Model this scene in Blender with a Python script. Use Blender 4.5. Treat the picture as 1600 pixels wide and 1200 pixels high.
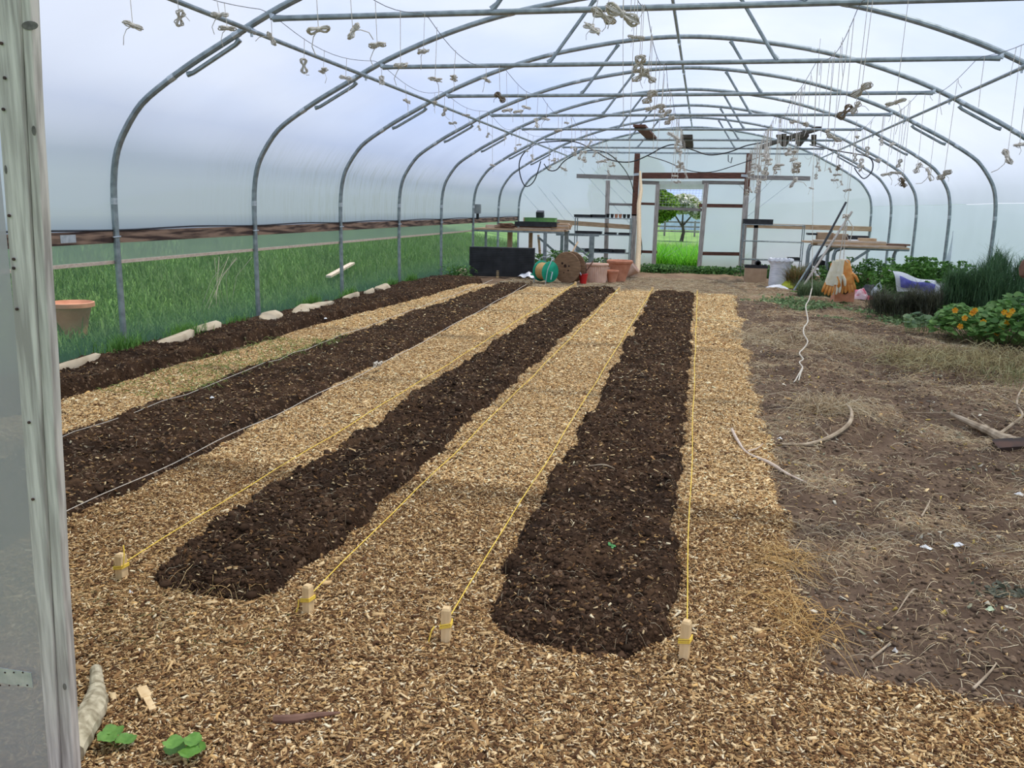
import bpy, bmesh, math, random
import numpy as np
from mathutils import Vector, Matrix
random.seed(7)
rng = np.random.default_rng(7)
SC = bpy.context.scene
for o in list(bpy.data.objects): bpy.data.objects.remove(o)

# ------------------------------------------------------------------ camera
CH, F = 1.5, 1316.4
CR = Vector((0.97557734, 0.21867957, 0.02069046))
CU = Vector((-0.06489882, 0.19696942, 0.97825927))
CF = Vector((-0.20984993, 0.95571036, -0.20635095))
cd = bpy.data.cameras.new('camera'); cam = bpy.data.objects.new('camera', cd)
SC.collection.objects.link(cam)
cam.matrix_world = Matrix(((CR.x, CU.x, -CF.x, 0), (CR.y, CU.y, -CF.y, 0), (CR.z, CU.z, -CF.z, CH), (0, 0, 0, 1)))
cd.sensor_fit = 'HORIZONTAL'; cd.sensor_width = 36; cd.lens = F / 1600 * 36
cd.clip_start = 0.05; cd.clip_end = 600
SC.camera = cam

# ------------------------------------------------------------------ world, sun, exposure
SC.view_settings.view_transform = 'Standard'; SC.view_settings.look = 'None'
SC.view_settings.gamma = 1; SC.view_settings.use_curve_mapping = False
SC.view_settings.exposure = 0.30
w = bpy.data.worlds.new('sky'); SC.world = w; w.use_nodes = True
nt = w.node_tree; nt.nodes.clear()
wo = nt.nodes.new('ShaderNodeOutputWorld'); bg = nt.nodes.new('ShaderNodeBackground')
tc = nt.nodes.new('ShaderNodeTexCoord'); mp = nt.nodes.new('ShaderNodeMapping'); mp.inputs['Scale'].default_value = (1, 1, 2.4)
mp.inputs['Location'].default_value = (0.3, 0.1, 0)
nz = nt.nodes.new('ShaderNodeTexNoise'); nz.inputs['Scale'].default_value = 2.1; nz.inputs['Detail'].default_value = 5
cr = nt.nodes.new('ShaderNodeValToRGB')
cr.color_ramp.elements[0].position = 0.36; cr.color_ramp.elements[0].color = (0.30, 0.46, 0.86, 1)
cr.color_ramp.elements[1].position = 0.60; cr.color_ramp.elements[1].color = (0.88, 0.90, 0.96, 1)
L = nt.links.new
L(tc.outputs['Generated'], mp.inputs['Vector']); L(mp.outputs[0], nz.inputs['Vector']); L(nz.outputs['Fac'], cr.inputs[0])
L(cr.outputs[0], bg.inputs[0]); bg.inputs[1].default_value = 1.12; L(bg.outputs[0], wo.inputs[0])
sl = bpy.data.lights.new('sun', 'SUN'); sl.energy = 4.0; sl.angle = math.radians(3.0); sl.color = (1.0, 0.93, 0.81)
sun = bpy.data.objects.new('sun', sl); SC.collection.objects.link(sun)
sun.rotation_euler = Vector((0.34, 0.12, 0.93)).to_track_quat('Z', 'Y').to_euler()
cy = SC.cycles
cy.max_bounces = 10; cy.transparent_max_bounces = 16; cy.diffuse_bounces = 4; cy.transmission_bounces = 6
cy.use_denoising = True; cy.sample_clamp_indirect = 6

# ------------------------------------------------------------------ helpers
def at(px, py, Y):
    """point on the plane y=Y seen at photo pixel (px,py) - used once, to take measurements from the photo"""
    d = CF + CR * ((px - 800) / F) - CU * ((py - 600) / F)
    return Vector((0, 0, CH)) + d * (Y / d.y)
def atx(px, py, X):
    d = CF + CR * ((px - 800) / F) - CU * ((py - 600) / F)
    return Vector((0, 0, CH)) + d * (X / d.x)
def ground(px, py, z=0.0):
    d = CF + CR * ((px - 800) / F) - CU * ((py - 600) / F)
    return Vector((0, 0, CH)) + d * ((z - CH) / d.z)
def gz(x, y):
    t = min(max((y - 14.5) / 11.0, 0), 1); return -0.21 * t * t * (3 - 2 * t)
def gza(x, y):
    t = np.clip((y - 14.5) / 11.0, 0, 1); return -0.21 * t * t * (3 - 2 * t)

def hash2(ix, iy, s):
    h = (ix * 374761393 + iy * 668265263 + s * 1442695041) & 0x7fffffff
    h = ((h ^ (h >> 13)) * 1274126177) & 0x7fffffff
    return ((h ^ (h >> 16)) & 0xffff) / 65535.0
def vnoise(x, y, s=0):
    xi = np.floor(x).astype(np.int64); yi = np.floor(y).astype(np.int64)
    fx = x - xi; fy = y - yi; fx = fx * fx * (3 - 2 * fx); fy = fy * fy * (3 - 2 * fy)
    a = hash2(xi, yi, s); b = hash2(xi + 1, yi, s); c = hash2(xi, yi + 1, s); d = hash2(xi + 1, yi + 1, s)
    return (a * (1 - fx) + b * fx) * (1 - fy) + (c * (1 - fx) + d * fx) * fy
def fbm(x, y, sc, oct=4, s=0):
    x = np.asarray(x, float); y = np.asarray(y, float)
    r = 0; a = 1; t = 0
    for i in range(oct):
        r = r + a * vnoise(x * sc + 17.3 * i, y * sc + 9.1 * i, s + i); t += a; a *= 0.55; sc *= 2.03
    return r / t

# ---- materials
MATS = {}
def nodes_of(name):
    m = bpy.data.materials.new(name); m.use_nodes = True; m.node_tree.nodes.clear(); MATS[name] = m
    n = m.node_tree.nodes; out = n.new('ShaderNodeOutputMaterial')
    return m, n, m.node_tree.links.new, out
def ramp(n, stops):
    r = n.new('ShaderNodeValToRGB'); e = r.color_ramp.elements
    while len(e) < len(stops): e.new(0.5)
    for i, (p, c) in enumerate(stops): e[i].position = p; e[i].color = (*c, 1)
    return r
def mat(name, c1, c2=None, scale=8, stretch=(1, 1, 1), rough=0.7, metal=0, bump=0.0, bscale=None, detail=4, lo=0.35, hi=0.65, transl=0):
    """noise-mottled principled material (object coordinates)"""
    m, n, l, out = nodes_of(name)
    p = n.new('ShaderNodeBsdfPrincipled'); p.inputs['Roughness'].default_value = rough; p.inputs['Metallic'].default_value = metal
    t = n.new('ShaderNodeTexCoord'); mpn = n.new('ShaderNodeMapping'); mpn.inputs['Scale'].default_value = stretch
    l(t.outputs['Object'], mpn.inputs[0])
    nz = n.new('ShaderNodeTexNoise'); nz.inputs['Scale'].default_value = scale; nz.inputs['Detail'].default_value = detail
    l(mpn.outputs[0], nz.inputs['Vector'])
    r = ramp(n, [(lo, c1), (hi, c2 or c1)]); l(nz.outputs['Fac'], r.inputs[0]); l(r.outputs[0], p.inputs['Base Color'])
    if bump:
        b = n.new('ShaderNodeBump'); b.inputs['Strength'].default_value = bump; b.inputs['Distance'].default_value = 0.01
        if bscale:
            n2 = n.new('ShaderNodeTexNoise'); n2.inputs['Scale'].default_value = bscale; n2.inputs['Detail'].default_value = 5
            l(mpn.outputs[0], n2.inputs['Vector']); l(n2.outputs['Fac'], b.inputs['Height'])
        else: l(nz.outputs['Fac'], b.inputs['Height'])
        l(b.outputs[0], p.inputs['Normal'])
    if transl:
        tr = n.new('ShaderNodeBsdfTranslucent'); l(r.outputs[0], tr.inputs[0]); mx = n.new('ShaderNodeMixShader')
        mx.inputs[0].default_value = transl; l(p.outputs[0], mx.inputs[1]); l(tr.outputs[0], mx.inputs[2]); l(mx.outputs[0], out.inputs[0])
    else: l(p.outputs[0], out.inputs[0])
    return m
def attr_mat(name, rough=0.8, transl=0.0, spec=0.3):
    m, n, l, out = nodes_of(name)
    p = n.new('ShaderNodeBsdfPrincipled'); p.inputs['Roughness'].default_value = rough; p.inputs['Specular IOR Level'].default_value = spec
    a = n.new('ShaderNodeAttribute'); a.attribute_name = 'Col'; l(a.outputs['Color'], p.inputs['Base Color'])
    if transl:
        tr = n.new('ShaderNodeBsdfTranslucent'); l(a.outputs['Color'], tr.inputs[0]); mx = n.new('ShaderNodeMixShader')
        mx.inputs[0].default_value = transl; l(p.outputs[0], mx.inputs[1]); l(tr.outputs[0], mx.inputs[2]); l(mx.outputs[0], out.inputs[0])
    else: l(p.outputs[0], out.inputs[0])
    return m
M_chip = attr_mat('wood_chip', 0.9, 0, 0.12); M_leaf = attr_mat('leaf', 0.55, 0.35); M_straw = attr_mat('straw', 0.7, 0.15)
M_galv = mat('galvanised_steel', (0.23, 0.27, 0.275), (0.36, 0.41, 0.42), 14, rough=0.42, metal=0.55, bump=0.05)
M_galv2 = mat('bright_steel', (0.45, 0.50, 0.52), (0.62, 0.66, 0.68), 30, rough=0.4, metal=0.6)
M_wood = mat('brown_timber', (0.075, 0.030, 0.018), (0.20, 0.085, 0.05), 6, (2, 2, 14), 0.75, bump=0.2)
M_woodx = mat('brown_timber_along_x', (0.06, 0.022, 0.014), (0.19, 0.075, 0.045), 5, (1, 14, 14), 0.75, bump=0.2)
M_rail = mat('rail_timber', (0.05, 0.026, 0.018), (0.30, 0.195, 0.13), 3, (3, 0.7, 9), 0.8, bump=0.3, lo=0.40, hi=0.60)
M_grey = mat('weathered_timber', (0.29, 0.255, 0.225), (0.58, 0.525, 0.465), 5, (14, 14, 0.9), 0.85, bump=0.35, bscale=9)
M_greyx = mat('weathered_timber_along_x', (0.19, 0.175, 0.155), (0.36, 0.33, 0.30), 5, (0.9, 14, 14), 0.85, bump=0.3)
M_tan = mat('tan_timber', (0.46, 0.29, 0.16), (0.66, 0.47, 0.29), 5, (1, 10, 10), 0.8, bump=0.2)
M_pale = mat('fresh_timber', (0.68, 0.46, 0.22), (0.82, 0.60, 0.32), 12, (4, 4, 0.7), 0.7, bump=0.1)
M_pole = mat('debarked_pole', (0.60, 0.45, 0.27), (0.72, 0.56, 0.37), 9, (6, 6, 1), 0.65)
M_batten = mat('pale_batten', (0.55, 0.42, 0.32), (0.70, 0.58, 0.46), 9, (1, 3, 6), 0.7)
M_yellow = mat('yellow_twine', (0.85, 0.56, 0.05), (0.94, 0.68, 0.11), 60, rough=0.7)
M_white = mat('white_string', (0.52, 0.465, 0.38), (0.70, 0.64, 0.54), 60, rough=0.8)
M_twine = mat('cream_twine', (0.46, 0.42, 0.355), (0.70, 0.66, 0.58), 90, rough=0.9, bump=0.3)
M_twined = mat('dirty_twine', (0.12, 0.085, 0.05), (0.26, 0.20, 0.13), 60, rough=0.9)
M_wire = mat('line_wire', (0.10, 0.11, 0.11), (0.2, 0.2, 0.2), 20, rough=0.5)
M_black = mat('black_plastic', (0.012, 0.013, 0.016), (0.03, 0.032, 0.036), 12, rough=0.5)
M_blackp = mat('ribbed_black_sheet', (0.022, 0.024, 0.028), (0.055, 0.058, 0.064), 5, rough=0.55)
M_terra = mat('terracotta', (0.50, 0.20, 0.11), (0.64, 0.30, 0.18), 7, rough=0.75)
M_terra2 = mat('pale_terracotta', (0.68, 0.44, 0.32), (0.80, 0.57, 0.44), 7, rough=0.8)
M_red = mat('red_plastic', (0.55, 0.015, 0.02), (0.66, 0.03, 0.03), 7, rough=0.35)
M_green = mat('green_plastic', (0.0, 0.28, 0.16), (0.01, 0.42, 0.25), 7, rough=0.4)
M_hose = mat('yellow_hose', (0.56, 0.33, 0.11), (0.70, 0.46, 0.18), 40, rough=0.5)
M_ply = mat('drum_plywood', (0.20, 0.115, 0.06), (0.33, 0.20, 0.11), 6, (1, 1, 6), 0.8, bump=0.1)
M_card = mat('cardboard', (0.42, 0.28, 0.17), (0.50, 0.35, 0.22), 7, rough=0.9)
M_wbag = mat('white_woven_bag', (0.60, 0.63, 0.68), (0.80, 0.81, 0.84), 6, (1, 1, 7), 0.7, bump=0.4)
M_lime = mat('lime_plastic', (0.45, 0.55, 0.02), (0.70, 0.72, 0.05), 7, rough=0.4)
M_blue = mat('blue_plastic', (0.08, 0.08, 0.42), (0.22, 0.22, 0.62), 9, rough=0.4)
M_wplas = mat('white_plastic', (0.70, 0.72, 0.76), (0.85, 0.85, 0.88), 6, rough=0.4)
M_pink = mat('pink_print', (0.60, 0.10, 0.16), (0.80, 0.60, 0.64), 9, rough=0.6, lo=0.4, hi=0.55)
M_redc = mat('red_cloth', (0.45, 0.02, 0.06), (0.6, 0.06, 0.1), 9, rough=0.8)
M_silver = mat('grey_sheeting', (0.32, 0.36, 0.38), (0.5, 0.54, 0.56), 9, rough=0.35)
M_cream = mat('cream_glove_cotton', (0.80, 0.71, 0.50), (0.90, 0.83, 0.66), 14, rough=0.9)
M_orange = mat('orange_glove_latex', (0.74, 0.25, 0.04), (0.88, 0.44, 0.13), 9, rough=0.5)
M_brick = mat('orange_clay_block', (0.62, 0.27, 0.15), (0.74, 0.37, 0.23), 7, rough=0.85)
M_stone = mat('pale_stone', (0.50, 0.39, 0.25), (0.68, 0.56, 0.39), 6, rough=0.9, bump=0.3)
M_twig = mat('dry_branch', (0.26, 0.19, 0.12), (0.50, 0.40, 0.28), 12, rough=0.85, bump=0.2)
M_bark = mat('reddish_bark', (0.14, 0.07, 0.045), (0.24, 0.13, 0.085), 12, rough=0.9, bump=0.3)
M_log = mat('pale_lichened_log', (0.26, 0.21, 0.12), (0.60, 0.52, 0.35), 38, (1, 1, .5), 0.85, bump=0.4)
M_rust = mat('rusty_metal', (0.02, 0.012, 0.010), (0.085, 0.04, 0.025), 7, rough=0.85)
M_paper = mat('white_scrap', (0.72, 0.72, 0.70), (0.85, 0.85, 0.83), 7, rough=0.7)
M_flower = mat('nasturtium_petal', (0.85, 0.33, 0.01), (0.95, 0.60, 0.02), 30, rough=0.5, transl=0.3)
M_bluegrey = mat('grey_plastic_box', (0.25, 0.28, 0.28), (0.33, 0.36, 0.36), 7, rough=0.5)
M_greenbox = mat('green_tray', (0.10, 0.28, 0.07), (0.16, 0.38, 0.10), 7, rough=0.5)
M_hole = mat('dark_hollow', (0.03, 0.015, 0.01), (0.05, 0.02, 0.012), 9, rough=0.9)
M_net = mat('net_wire', (0.30, 0.36, 0.34), (0.4, 0.45, 0.44), 9, rough=0.5)
M_fieldwood = mat('field_rail', (0.16, 0.14, 0.14), (0.28, 0.26, 0.26), 3, rough=0.9)
M_bark2 = mat('tree_bark', (0.05, 0.04, 0.03), (0.10, 0.085, 0.06), 7, rough=0.9)

def film_mat(name, clear_hi, clear_lo, streak=True, tint=(0.80, 0.86, 0.93), z0=1.2, z1=2.6, dirt_left=True):
    """polythene: part clear, part scattering, dusty and streaked lower down"""
    m, n, l, out = nodes_of(name)
    t = n.new('ShaderNodeTexCoord'); sep = n.new('ShaderNodeSeparateXYZ'); l(t.outputs['Object'], sep.inputs[0])
    hr = n.new('ShaderNodeMapRange'); hr.inputs[1].default_value = z0; hr.inputs[2].default_value = z1
    hr.inputs[3].default_value = clear_lo; hr.inputs[4].default_value = clear_hi; l(sep.outputs[2], hr.inputs[0])
    tr = n.new('ShaderNodeBsdfTransparent'); tr.inputs[0].default_value = (0.96, 0.98, 1, 1)
    tl = n.new('ShaderNodeBsdfTranslucent'); df = n.new('ShaderNodeBsdfDiffuse'); gl = n.new('ShaderNodeBsdfGlossy')
    gl.inputs['Roughness'].default_value = 0.25; gl.inputs[0].default_value = (1, 1, 1, 1)
    nz = n.new('ShaderNodeTexNoise'); nz.inputs['Scale'].default_value = 0.9; nz.inputs['Detail'].default_value = 3
    l(t.outputs['Object'], nz.inputs['Vector'])
    base = ramp(n, [(0.3, tuple(c * 0.93 for c in tint)), (0.7, tint)]); l(nz.outputs['Fac'], base.inputs[0])
    col = base.outputs[0]
    if streak:
        mpn = n.new('ShaderNodeMapping'); mpn.inputs['Scale'].default_value = (1.2, 11, 1.2); mpn.inputs['Rotation'].default_value = (0.25, 0, 0)
        l(t.outputs['Object'], mpn.inputs[0])
        n2 = n.new('ShaderNodeTexNoise'); n2.inputs['Scale'].default_value = 1.6; n2.inputs['Detail'].default_value = 6; n2.inputs['Roughness'].default_value = 0.75
        l(mpn.outputs[0], n2.inputs['Vector'])
        r2 = ramp(n, [(0.47, (0, 0, 0)), (0.60, (1, 1, 1))]); l(n2.outputs['Fac'], r2.inputs[0])
        def band(sock, a, b, c, d):
            u = n.new('ShaderNodeMapRange'); u.inputs[1].default_value = a; u.inputs[2].default_value = b; l(sock, u.inputs[0])
            v = n.new('ShaderNodeMapRange'); v.inputs[1].default_value = c; v.inputs[2].default_value = d; v.inputs[3].default_value = 1; v.inputs[4].default_value = 0; l(sock, v.inputs[0])
            q = n.new('ShaderNodeMath'); q.operation = 'MULTIPLY'; l(u.outputs[0], q.inputs[0]); l(v.outputs[0], q.inputs[1]); return q.outputs[0]
        bz = band(sep.outputs[2], 1.15, 1.35, 1.7, 2.3); by = band(sep.outputs[1], 8.0, 12.5, 16.5, 20.0)
        q = n.new('ShaderNodeMath'); q.operation = 'MULTIPLY'; l(bz, q.inputs[0]); l(by, q.inputs[1])
        xm = n.new('ShaderNodeMath'); xm.operation = 'LESS_THAN'; l(sep.outputs[0], xm.inputs[0]); xm.inputs[1].default_value = -4.6
        q1 = n.new('ShaderNodeMath'); q1.operation = 'MULTIPLY'; l(q.outputs[0], q1.inputs[0]); l(xm.outputs[0], q1.inputs[1])
        q2 = n.new('ShaderNodeMath'); q2.operation = 'MULTIPLY'; l(q1.outputs[0], q2.inputs[0]); l(r2.outputs[0], q2.inputs[1])
        q3 = n.new('ShaderNodeMath'); q3.operation = 'MULTIPLY'; q3.inputs[1].default_value = 1.0; l(q2.outputs[0], q3.inputs[0])
        mc = n.new('ShaderNodeMixRGB'); l(q3.outputs[0], mc.inputs[0]); l(col, mc.inputs[1]); mc.inputs[2].default_value = (0.17, 0.19, 0.14, 1)
        # dust tint low on the left, lightened to offset weaker light on upright sheet
        q4 = n.new('ShaderNodeMath'); q4.operation = 'MULTIPLY'; l(bz, q4.inputs[0]); l(xm.outputs[0], q4.inputs[1])
        q5 = n.new('ShaderNodeMath'); q5.operation = 'MULTIPLY'; q5.inputs[1].default_value = 0.75; l(q4.outputs[0], q5.inputs[0])
        mc2 = n.new('ShaderNodeMixRGB'); l(q5.outputs[0], mc2.inputs[0]); l(mc.outputs[0], mc2.inputs[1]); mc2.inputs[2].default_value = (0.84, 0.85, 0.80, 1)
        col = mc2.outputs[0]
    l(col, tl.inputs[0]); l(col, df.inputs[0])
    a = n.new('ShaderNodeMixShader'); a.inputs[0].default_value = 0.18; l(tl.outputs[0], a.inputs[1]); l(df.outputs[0], a.inputs[2])
    b = n.new('ShaderNodeMixShader'); l(hr.outputs[0], b.inputs[0]); l(a.outputs[0], b.inputs[1]); l(tr.outputs[0], b.inputs[2])
    c = n.new('ShaderNodeMixShader'); c.inputs[0].default_value = 0.03; l(b.outputs[0], c.inputs[1]); l(gl.outputs[0], c.inputs[2])
    l(c.outputs[0], out.inputs[0])
    return m
M_film = film_mat('polythene_roof', 0.40, 0.03, True, (0.43, 0.475, 0.56), z0=1.9, z1=3.3)
M_filmr = film_mat('polythene_right', 0.03, 0.03, False, (0.50, 0.56, 0.65))
M_filmlow = film_mat('clear_side_sheet', 0.78, 0.38, False, (0.17, 0.32, 0.22), z0=0.0, z1=0.42)
M_filmband = film_mat('folded_side_sheet', 0.35, 0.35, False, (0.38, 0.47, 0.38))
M_filmend = film_mat('polythene_end', 0.10, 0.06, False, (0.74, 0.78, 0.84))
M_filmfront = film_mat('dirty_front_sheet', 0.12, 0.12, False, (0.40, 0.41, 0.38))

# ---- mesh builder
LAST = [None]
class MB:
    def __init__(s): s.v = []; s.f = []
    def add(s, v, f):
        k = len(s.v); s.v += [tuple(p) for p in v]; s.f += [tuple(i + k for i in q) for q in f]; return s
    def box(s, c, d, R=None):
        hx, hy, hz = d[0] / 2, d[1] / 2, d[2] / 2
        vs = [Vector((x, y, z)) for x in (-hx, hx) for y in (-hy, hy) for z in (-hz, hz)]
        if R is not None: vs = [R @ p for p in vs]
        vs = [p + Vector(c) for p in vs]
        return s.add(vs, [(0, 1, 3, 2), (4, 6, 7, 5), (0, 4, 5, 1), (2, 3, 7, 6), (0, 2, 6, 4), (1, 5, 7, 3)])
    def bar(s, p, q, w, h, up=(0, 0, 1)):
        p = Vector(p); q = Vector(q); d = (q - p); n = d.length; d.normalize(); up = Vector(up)
        a = d.cross(up)
        if a.length < 1e-3: a = d.cross(Vector((0, 1, 0)))
        a.normalize(); b = a.cross(d).normalized()
        vs = [p + d * t + a * (sx * w / 2) + b * (sy * h / 2) for t in (0, n) for sx in (-1, 1) for sy in (-1, 1)]
        return s.add(vs, [(0, 1, 3, 2), (4, 6, 7, 5), (0, 4, 5, 1), (2, 3, 7, 6), (0, 2, 6, 4), (1, 5, 7, 3)])
    def tube(s, pts, r, n=8, closed=False, flat=1.0):
        P = [Vector(p) for p in pts]; N = len(P); R = r if isinstance(r, (list, tuple)) else [r] * N
        k = len(s.v); prev = None
        for i, p in enumerate(P):
            if closed: d = P[(i + 1) % N] - P[i - 1]
            else: d = P[min(i + 1, N - 1)] - P[max(i - 1, 0)]
            if d.length < 1e-9: d = Vector((0, 0, 1))
            d.normalize()
            if prev is None:
                a = d.cross(Vector((0.13, 0.21, 1)))
                if a.length < 1e-3: a = d.cross(Vector((1, 0, 0)))
            else: a = prev - d * prev.dot(d)
            if a.length < 1e-6: a = d.orthogonal()
            a.normalize(); prev = a; b = d.cross(a)
            for j in range(n):
                t = 2 * math.pi * j / n
                s.v.append(tuple(p + a * (math.cos(t) * R[i]) + b * (math.sin(t) * R[i] * flat)))
        M = N if closed else N - 1
        for i in range(M):
            for j in range(n):
                a0 = k + i * n + j; a1 = k + i * n + (j + 1) % n; b0 = k + ((i + 1) % N) * n + j; b1 = k + ((i + 1) % N) * n + (j + 1) % n
                s.f.append((a0, a1, b1, b0))
        if not closed:
            s.f.append(tuple(k + j for j in range(n))[::-1]); s.f.append(tuple(k + (N - 1) * n + j for j in range(n)))
        return s
    def lathe(s, prof, c=(0, 0, 0), n=24, R=None, ribs=0, ribd=0.0):
        k = len(s.v); c = Vector(c)
        for r, z in prof:
            for j in range(n):
                t = 2 * math.pi * j / n; rr = r * (1 + (ribd if ribs and (j * ribs * 2 // n) % 2 else 0))
                p = Vector((math.cos(t) * rr, math.sin(t) * rr, z))
                s.v.append(tuple((R @ p if R is not None else p) + c))
        for i in range(len(prof) - 1):
            for j in range(n):
                s.f.append((k + i * n + j, k + i * n + (j + 1) % n, k + (i + 1) * n + (j + 1) % n, k + (i + 1) * n + j))
        if prof[0][0] > 1e-4: s.f.append(tuple(k + j for j in range(n))[::-1])
        if prof[-1][0] > 1e-4: s.f.append(tuple(k + (len(prof) - 1) * n + j for j in range(n)))
        return s
    def grid(s, fn, nu, nv):
        k = len(s.v)
        for i in range(nu + 1):
            for j in range(nv + 1): s.v.append(tuple(fn(i / nu, j / nv)))
        for i in range(nu):
            for j in range(nv):
                a = k + i * (nv + 1) + j; s.f.append((a, a + nv + 1, a + nv + 2, a + 1))
        return s
    def build(s, name, m, parent=None, smooth=True, label=None, origin=None, **kw):
        me = bpy.data.meshes.new(name)
        v = s.v
        if origin is not None: v = [(p[0] - origin[0], p[1] - origin[1], p[2] - origin[2]) for p in v]
        me.from_pydata(v, [], s.f); me.materials.append(m); me.update()
        if smooth: shade(me)
        o = bpy.data.objects.new(name, me); SC.collection.objects.link(o)
        if origin is not None: o.location = origin
        LAST[0] = o
        if parent is not None: o.parent = parent
        if label: o['label'] = label
        for a, b in kw.items(): o[a] = b
        return o
def shade(me, ang=35):
    me.shade_smooth()
    bm = bmesh.new(); bm.from_mesh(me); c = math.radians(ang)
    for e in bm.edges:
        if len(e.link_faces) == 2 and e.calc_face_angle(0) > c: e.smooth = False
    bm.to_mesh(me); bm.free()
def thing(name, label, cat, loc=(0, 0, 0), rz=0, group=None):
    o = bpy.data.objects.new(name, None); SC.collection.objects.link(o); o.empty_display_size = 0.1
    o.location = loc; o.rotation_euler = (0, 0, rz); o['label'] = label; o['category'] = cat
    if group: o['group'] = group
    return o
def tag(o, label, cat=None, group=None, kind=None):
    o['label'] = label
    if cat: o['category'] = cat
    if group: o['group'] = group
    if kind: o['kind'] = kind
    return o
def fast_mesh(name, V, Fq, m, col=None, parent=None, smooth=False, nper=4):
    """numpy verts (N,3), faces (M,nper), colour per vertex (N,3)"""
    me = bpy.data.meshes.new(name); me.vertices.add(len(V)); me.vertices.foreach_set('co', np.ascontiguousarray(V, dtype=np.float32).ravel())
    nf = len(Fq); me.loops.add(nf * nper); me.loops.foreach_set('vertex_index', np.ascontiguousarray(Fq, dtype=np.int32).ravel())
    me.polygons.add(nf); me.polygons.foreach_set('loop_start', np.arange(0, nf * nper, nper, dtype=np.int32))
    me.update(calc_edges=True); me.validate()
    if col is not None:
        ca = me.color_attributes.new('Col', 'FLOAT_COLOR', 'POINT')
        c4 = np.ones((len(V), 4), np.float32); c4[:, :3] = col; ca.data.foreach_set('color', c4.ravel())
    if smooth: me.shade_smooth()
    me.materials.append(m)
    o = bpy.data.objects.new(name, me); SC.collection.objects.link(o)
    if parent is not None: o.parent = parent
    return o

# ================================================================== tunnel frame measurements
XC, Y0, STEP = -0.4885, 7.155, 2.6008
HY = [Y0 + STEP * k for k in range(-1, 8)]                      # nine hoops
HALF = [(4.99, -0.25), (4.99, 0.5), (4.99, 1.1), (4.985, 1.45), (4.965, 1.70), (4.91, 1.93), (4.80, 2.13), (4.62, 2.35), (4.36, 2.53), (4.07, 2.70), (3.74, 2.87), (3.42, 3.035), (3.10, 3.18),
        (2.65, 3.35), (2.2, 3.49), (1.75, 3.60), (1.3, 3.68), (0.85, 3.745), (0.42, 3.785), (0, 3.80)]
PROF = [(-x, z) for x, z in HALF] + [(x, z) for x, z in HALF[:-1][::-1]]     # left base -> crest -> right base
XL, XR = XC - 4.99, XC + 4.99
TIEZ, TIEX = 3.05, 3.27
YF, YE = 1.62, 25.36

# ================================================================== setting: ground inside
def chipmask(x, y):
    """1 where wood chips lie, 0 bare soil"""
    x = np.asarray(x, float); y = np.asarray(y, float)
    wob = (fbm(x, y, 1.4, 3, 5) - 0.5) * 0.22
    wob2 = (fbm(x, y, 6, 3, 9) - 0.5) * 0.10
    e = wob + wob2
    def smooth(a, b, t): q = np.clip((t - a) / (b - a), 0, 1); return q * q * (3 - 2 * q)
    right = 0.50 + 0.02 * (y - 6) * 0.5 + e
    front = smooth(-0.04, 0.04, 2.66 + 0.06 * np.sin(x * 3) + e * 0.7 - y)
    inleft = smooth(-0.06, 0.06, right - x)
    far = smooth(-0.5, 0.5, 16.1 - y + e * 4)
    m = np.maximum(inleft * far, front)
    wallbed = smooth(-0.04, 0.04, x - (-4.62 + e))
    return m * np.maximum(wallbed, 0)
ys = [1.0]
while ys[-1] < 27.0: ys.append(ys[-1] * 1.0062 + 0.002)
ys = np.array(ys); xs = np.linspace(-5.62, 4.66, 430)
X, Y = np.meshgrid(xs, ys)
CM = chipmask(X, Y)
Z = gza(X, Y) + 0.030 * (fbm(X, Y, 1.2, 3, 1) - 0.5)
bare = 1 - CM
rightplot = np.clip((X - 0.4) / 0.5, 0, 1)
Z = Z + bare * (0.17 * (fbm(X, Y, 1.9, 3, 3) - 0.5) * rightplot + 0.035 * (fbm(X, Y, 9, 4, 4) - 0.5) - 0.015)
Z = Z + CM * 0.022 * (fbm(X, Y, 14, 3, 8) - 0.5)
Z = np.where(Y > 24.8, Z - 0.02, Z)
nr, nc = X.shape
idx = np.arange(nr * nc).reshape(nr, nc)
Fq = np.stack([idx[:-1, :-1], idx[:-1, 1:], idx[1:, 1:], idx[1:, :-1]], -1).reshape(-1, 4)
V = np.stack([X, Y, Z], -1).reshape(-1, 3)
def floorz(x, y):
    xi = (np.asarray(x) - xs[0]) / (xs[1] - xs[0]); xi = np.clip(xi, 0, nc - 1.001)
    yi = np.interp(y, ys, np.arange(nr)); yi = np.clip(yi, 0, nr - 1.001)
    a = xi.astype(int); b = yi.astype(int); u = xi - a; v = yi - b
    return (Z[b, a] * (1 - u) + Z[b, a + 1] * u) * (1 - v) + (Z[b + 1, a] * (1 - u) + Z[b + 1, a + 1] * u) * v
def fz(x, y): return float(floorz(np.array([x]), np.array([y]))[0])
m, n, l, out = nodes_of('earth_and_chips')
p = n.new('ShaderNodeBsdfPrincipled'); p.inputs['Roughness'].default_value = 0.92; p.inputs['Specular IOR Level'].default_value = 0.15
a = n.new('ShaderNodeAttribute'); a.attribute_name = 'Col'; t = n.new('ShaderNodeTexCoord'); sp = n.new('ShaderNodeSeparateXYZ'); l(a.outputs['Color'], sp.inputs[0])
vo = n.new('ShaderNodeTexVoronoi'); vo.inputs['Scale'].default_value = 75; l(t.outputs['Object'], vo.inputs['Vector'])
sv = n.new('ShaderNodeSeparateXYZ'); l(vo.outputs['Color'], sv.inputs[0])
rc = ramp(n, [(0.0, (0.07, 0.034, 0.015)), (0.35, (0.21, 0.115, 0.05)), (0.6, (0.40, 0.25, 0.115)), (0.85, (0.60, 0.42, 0.22)), (1.0, (0.75, 0.59, 0.36))]); l(sv.outputs[0], rc.inputs[0])
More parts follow.
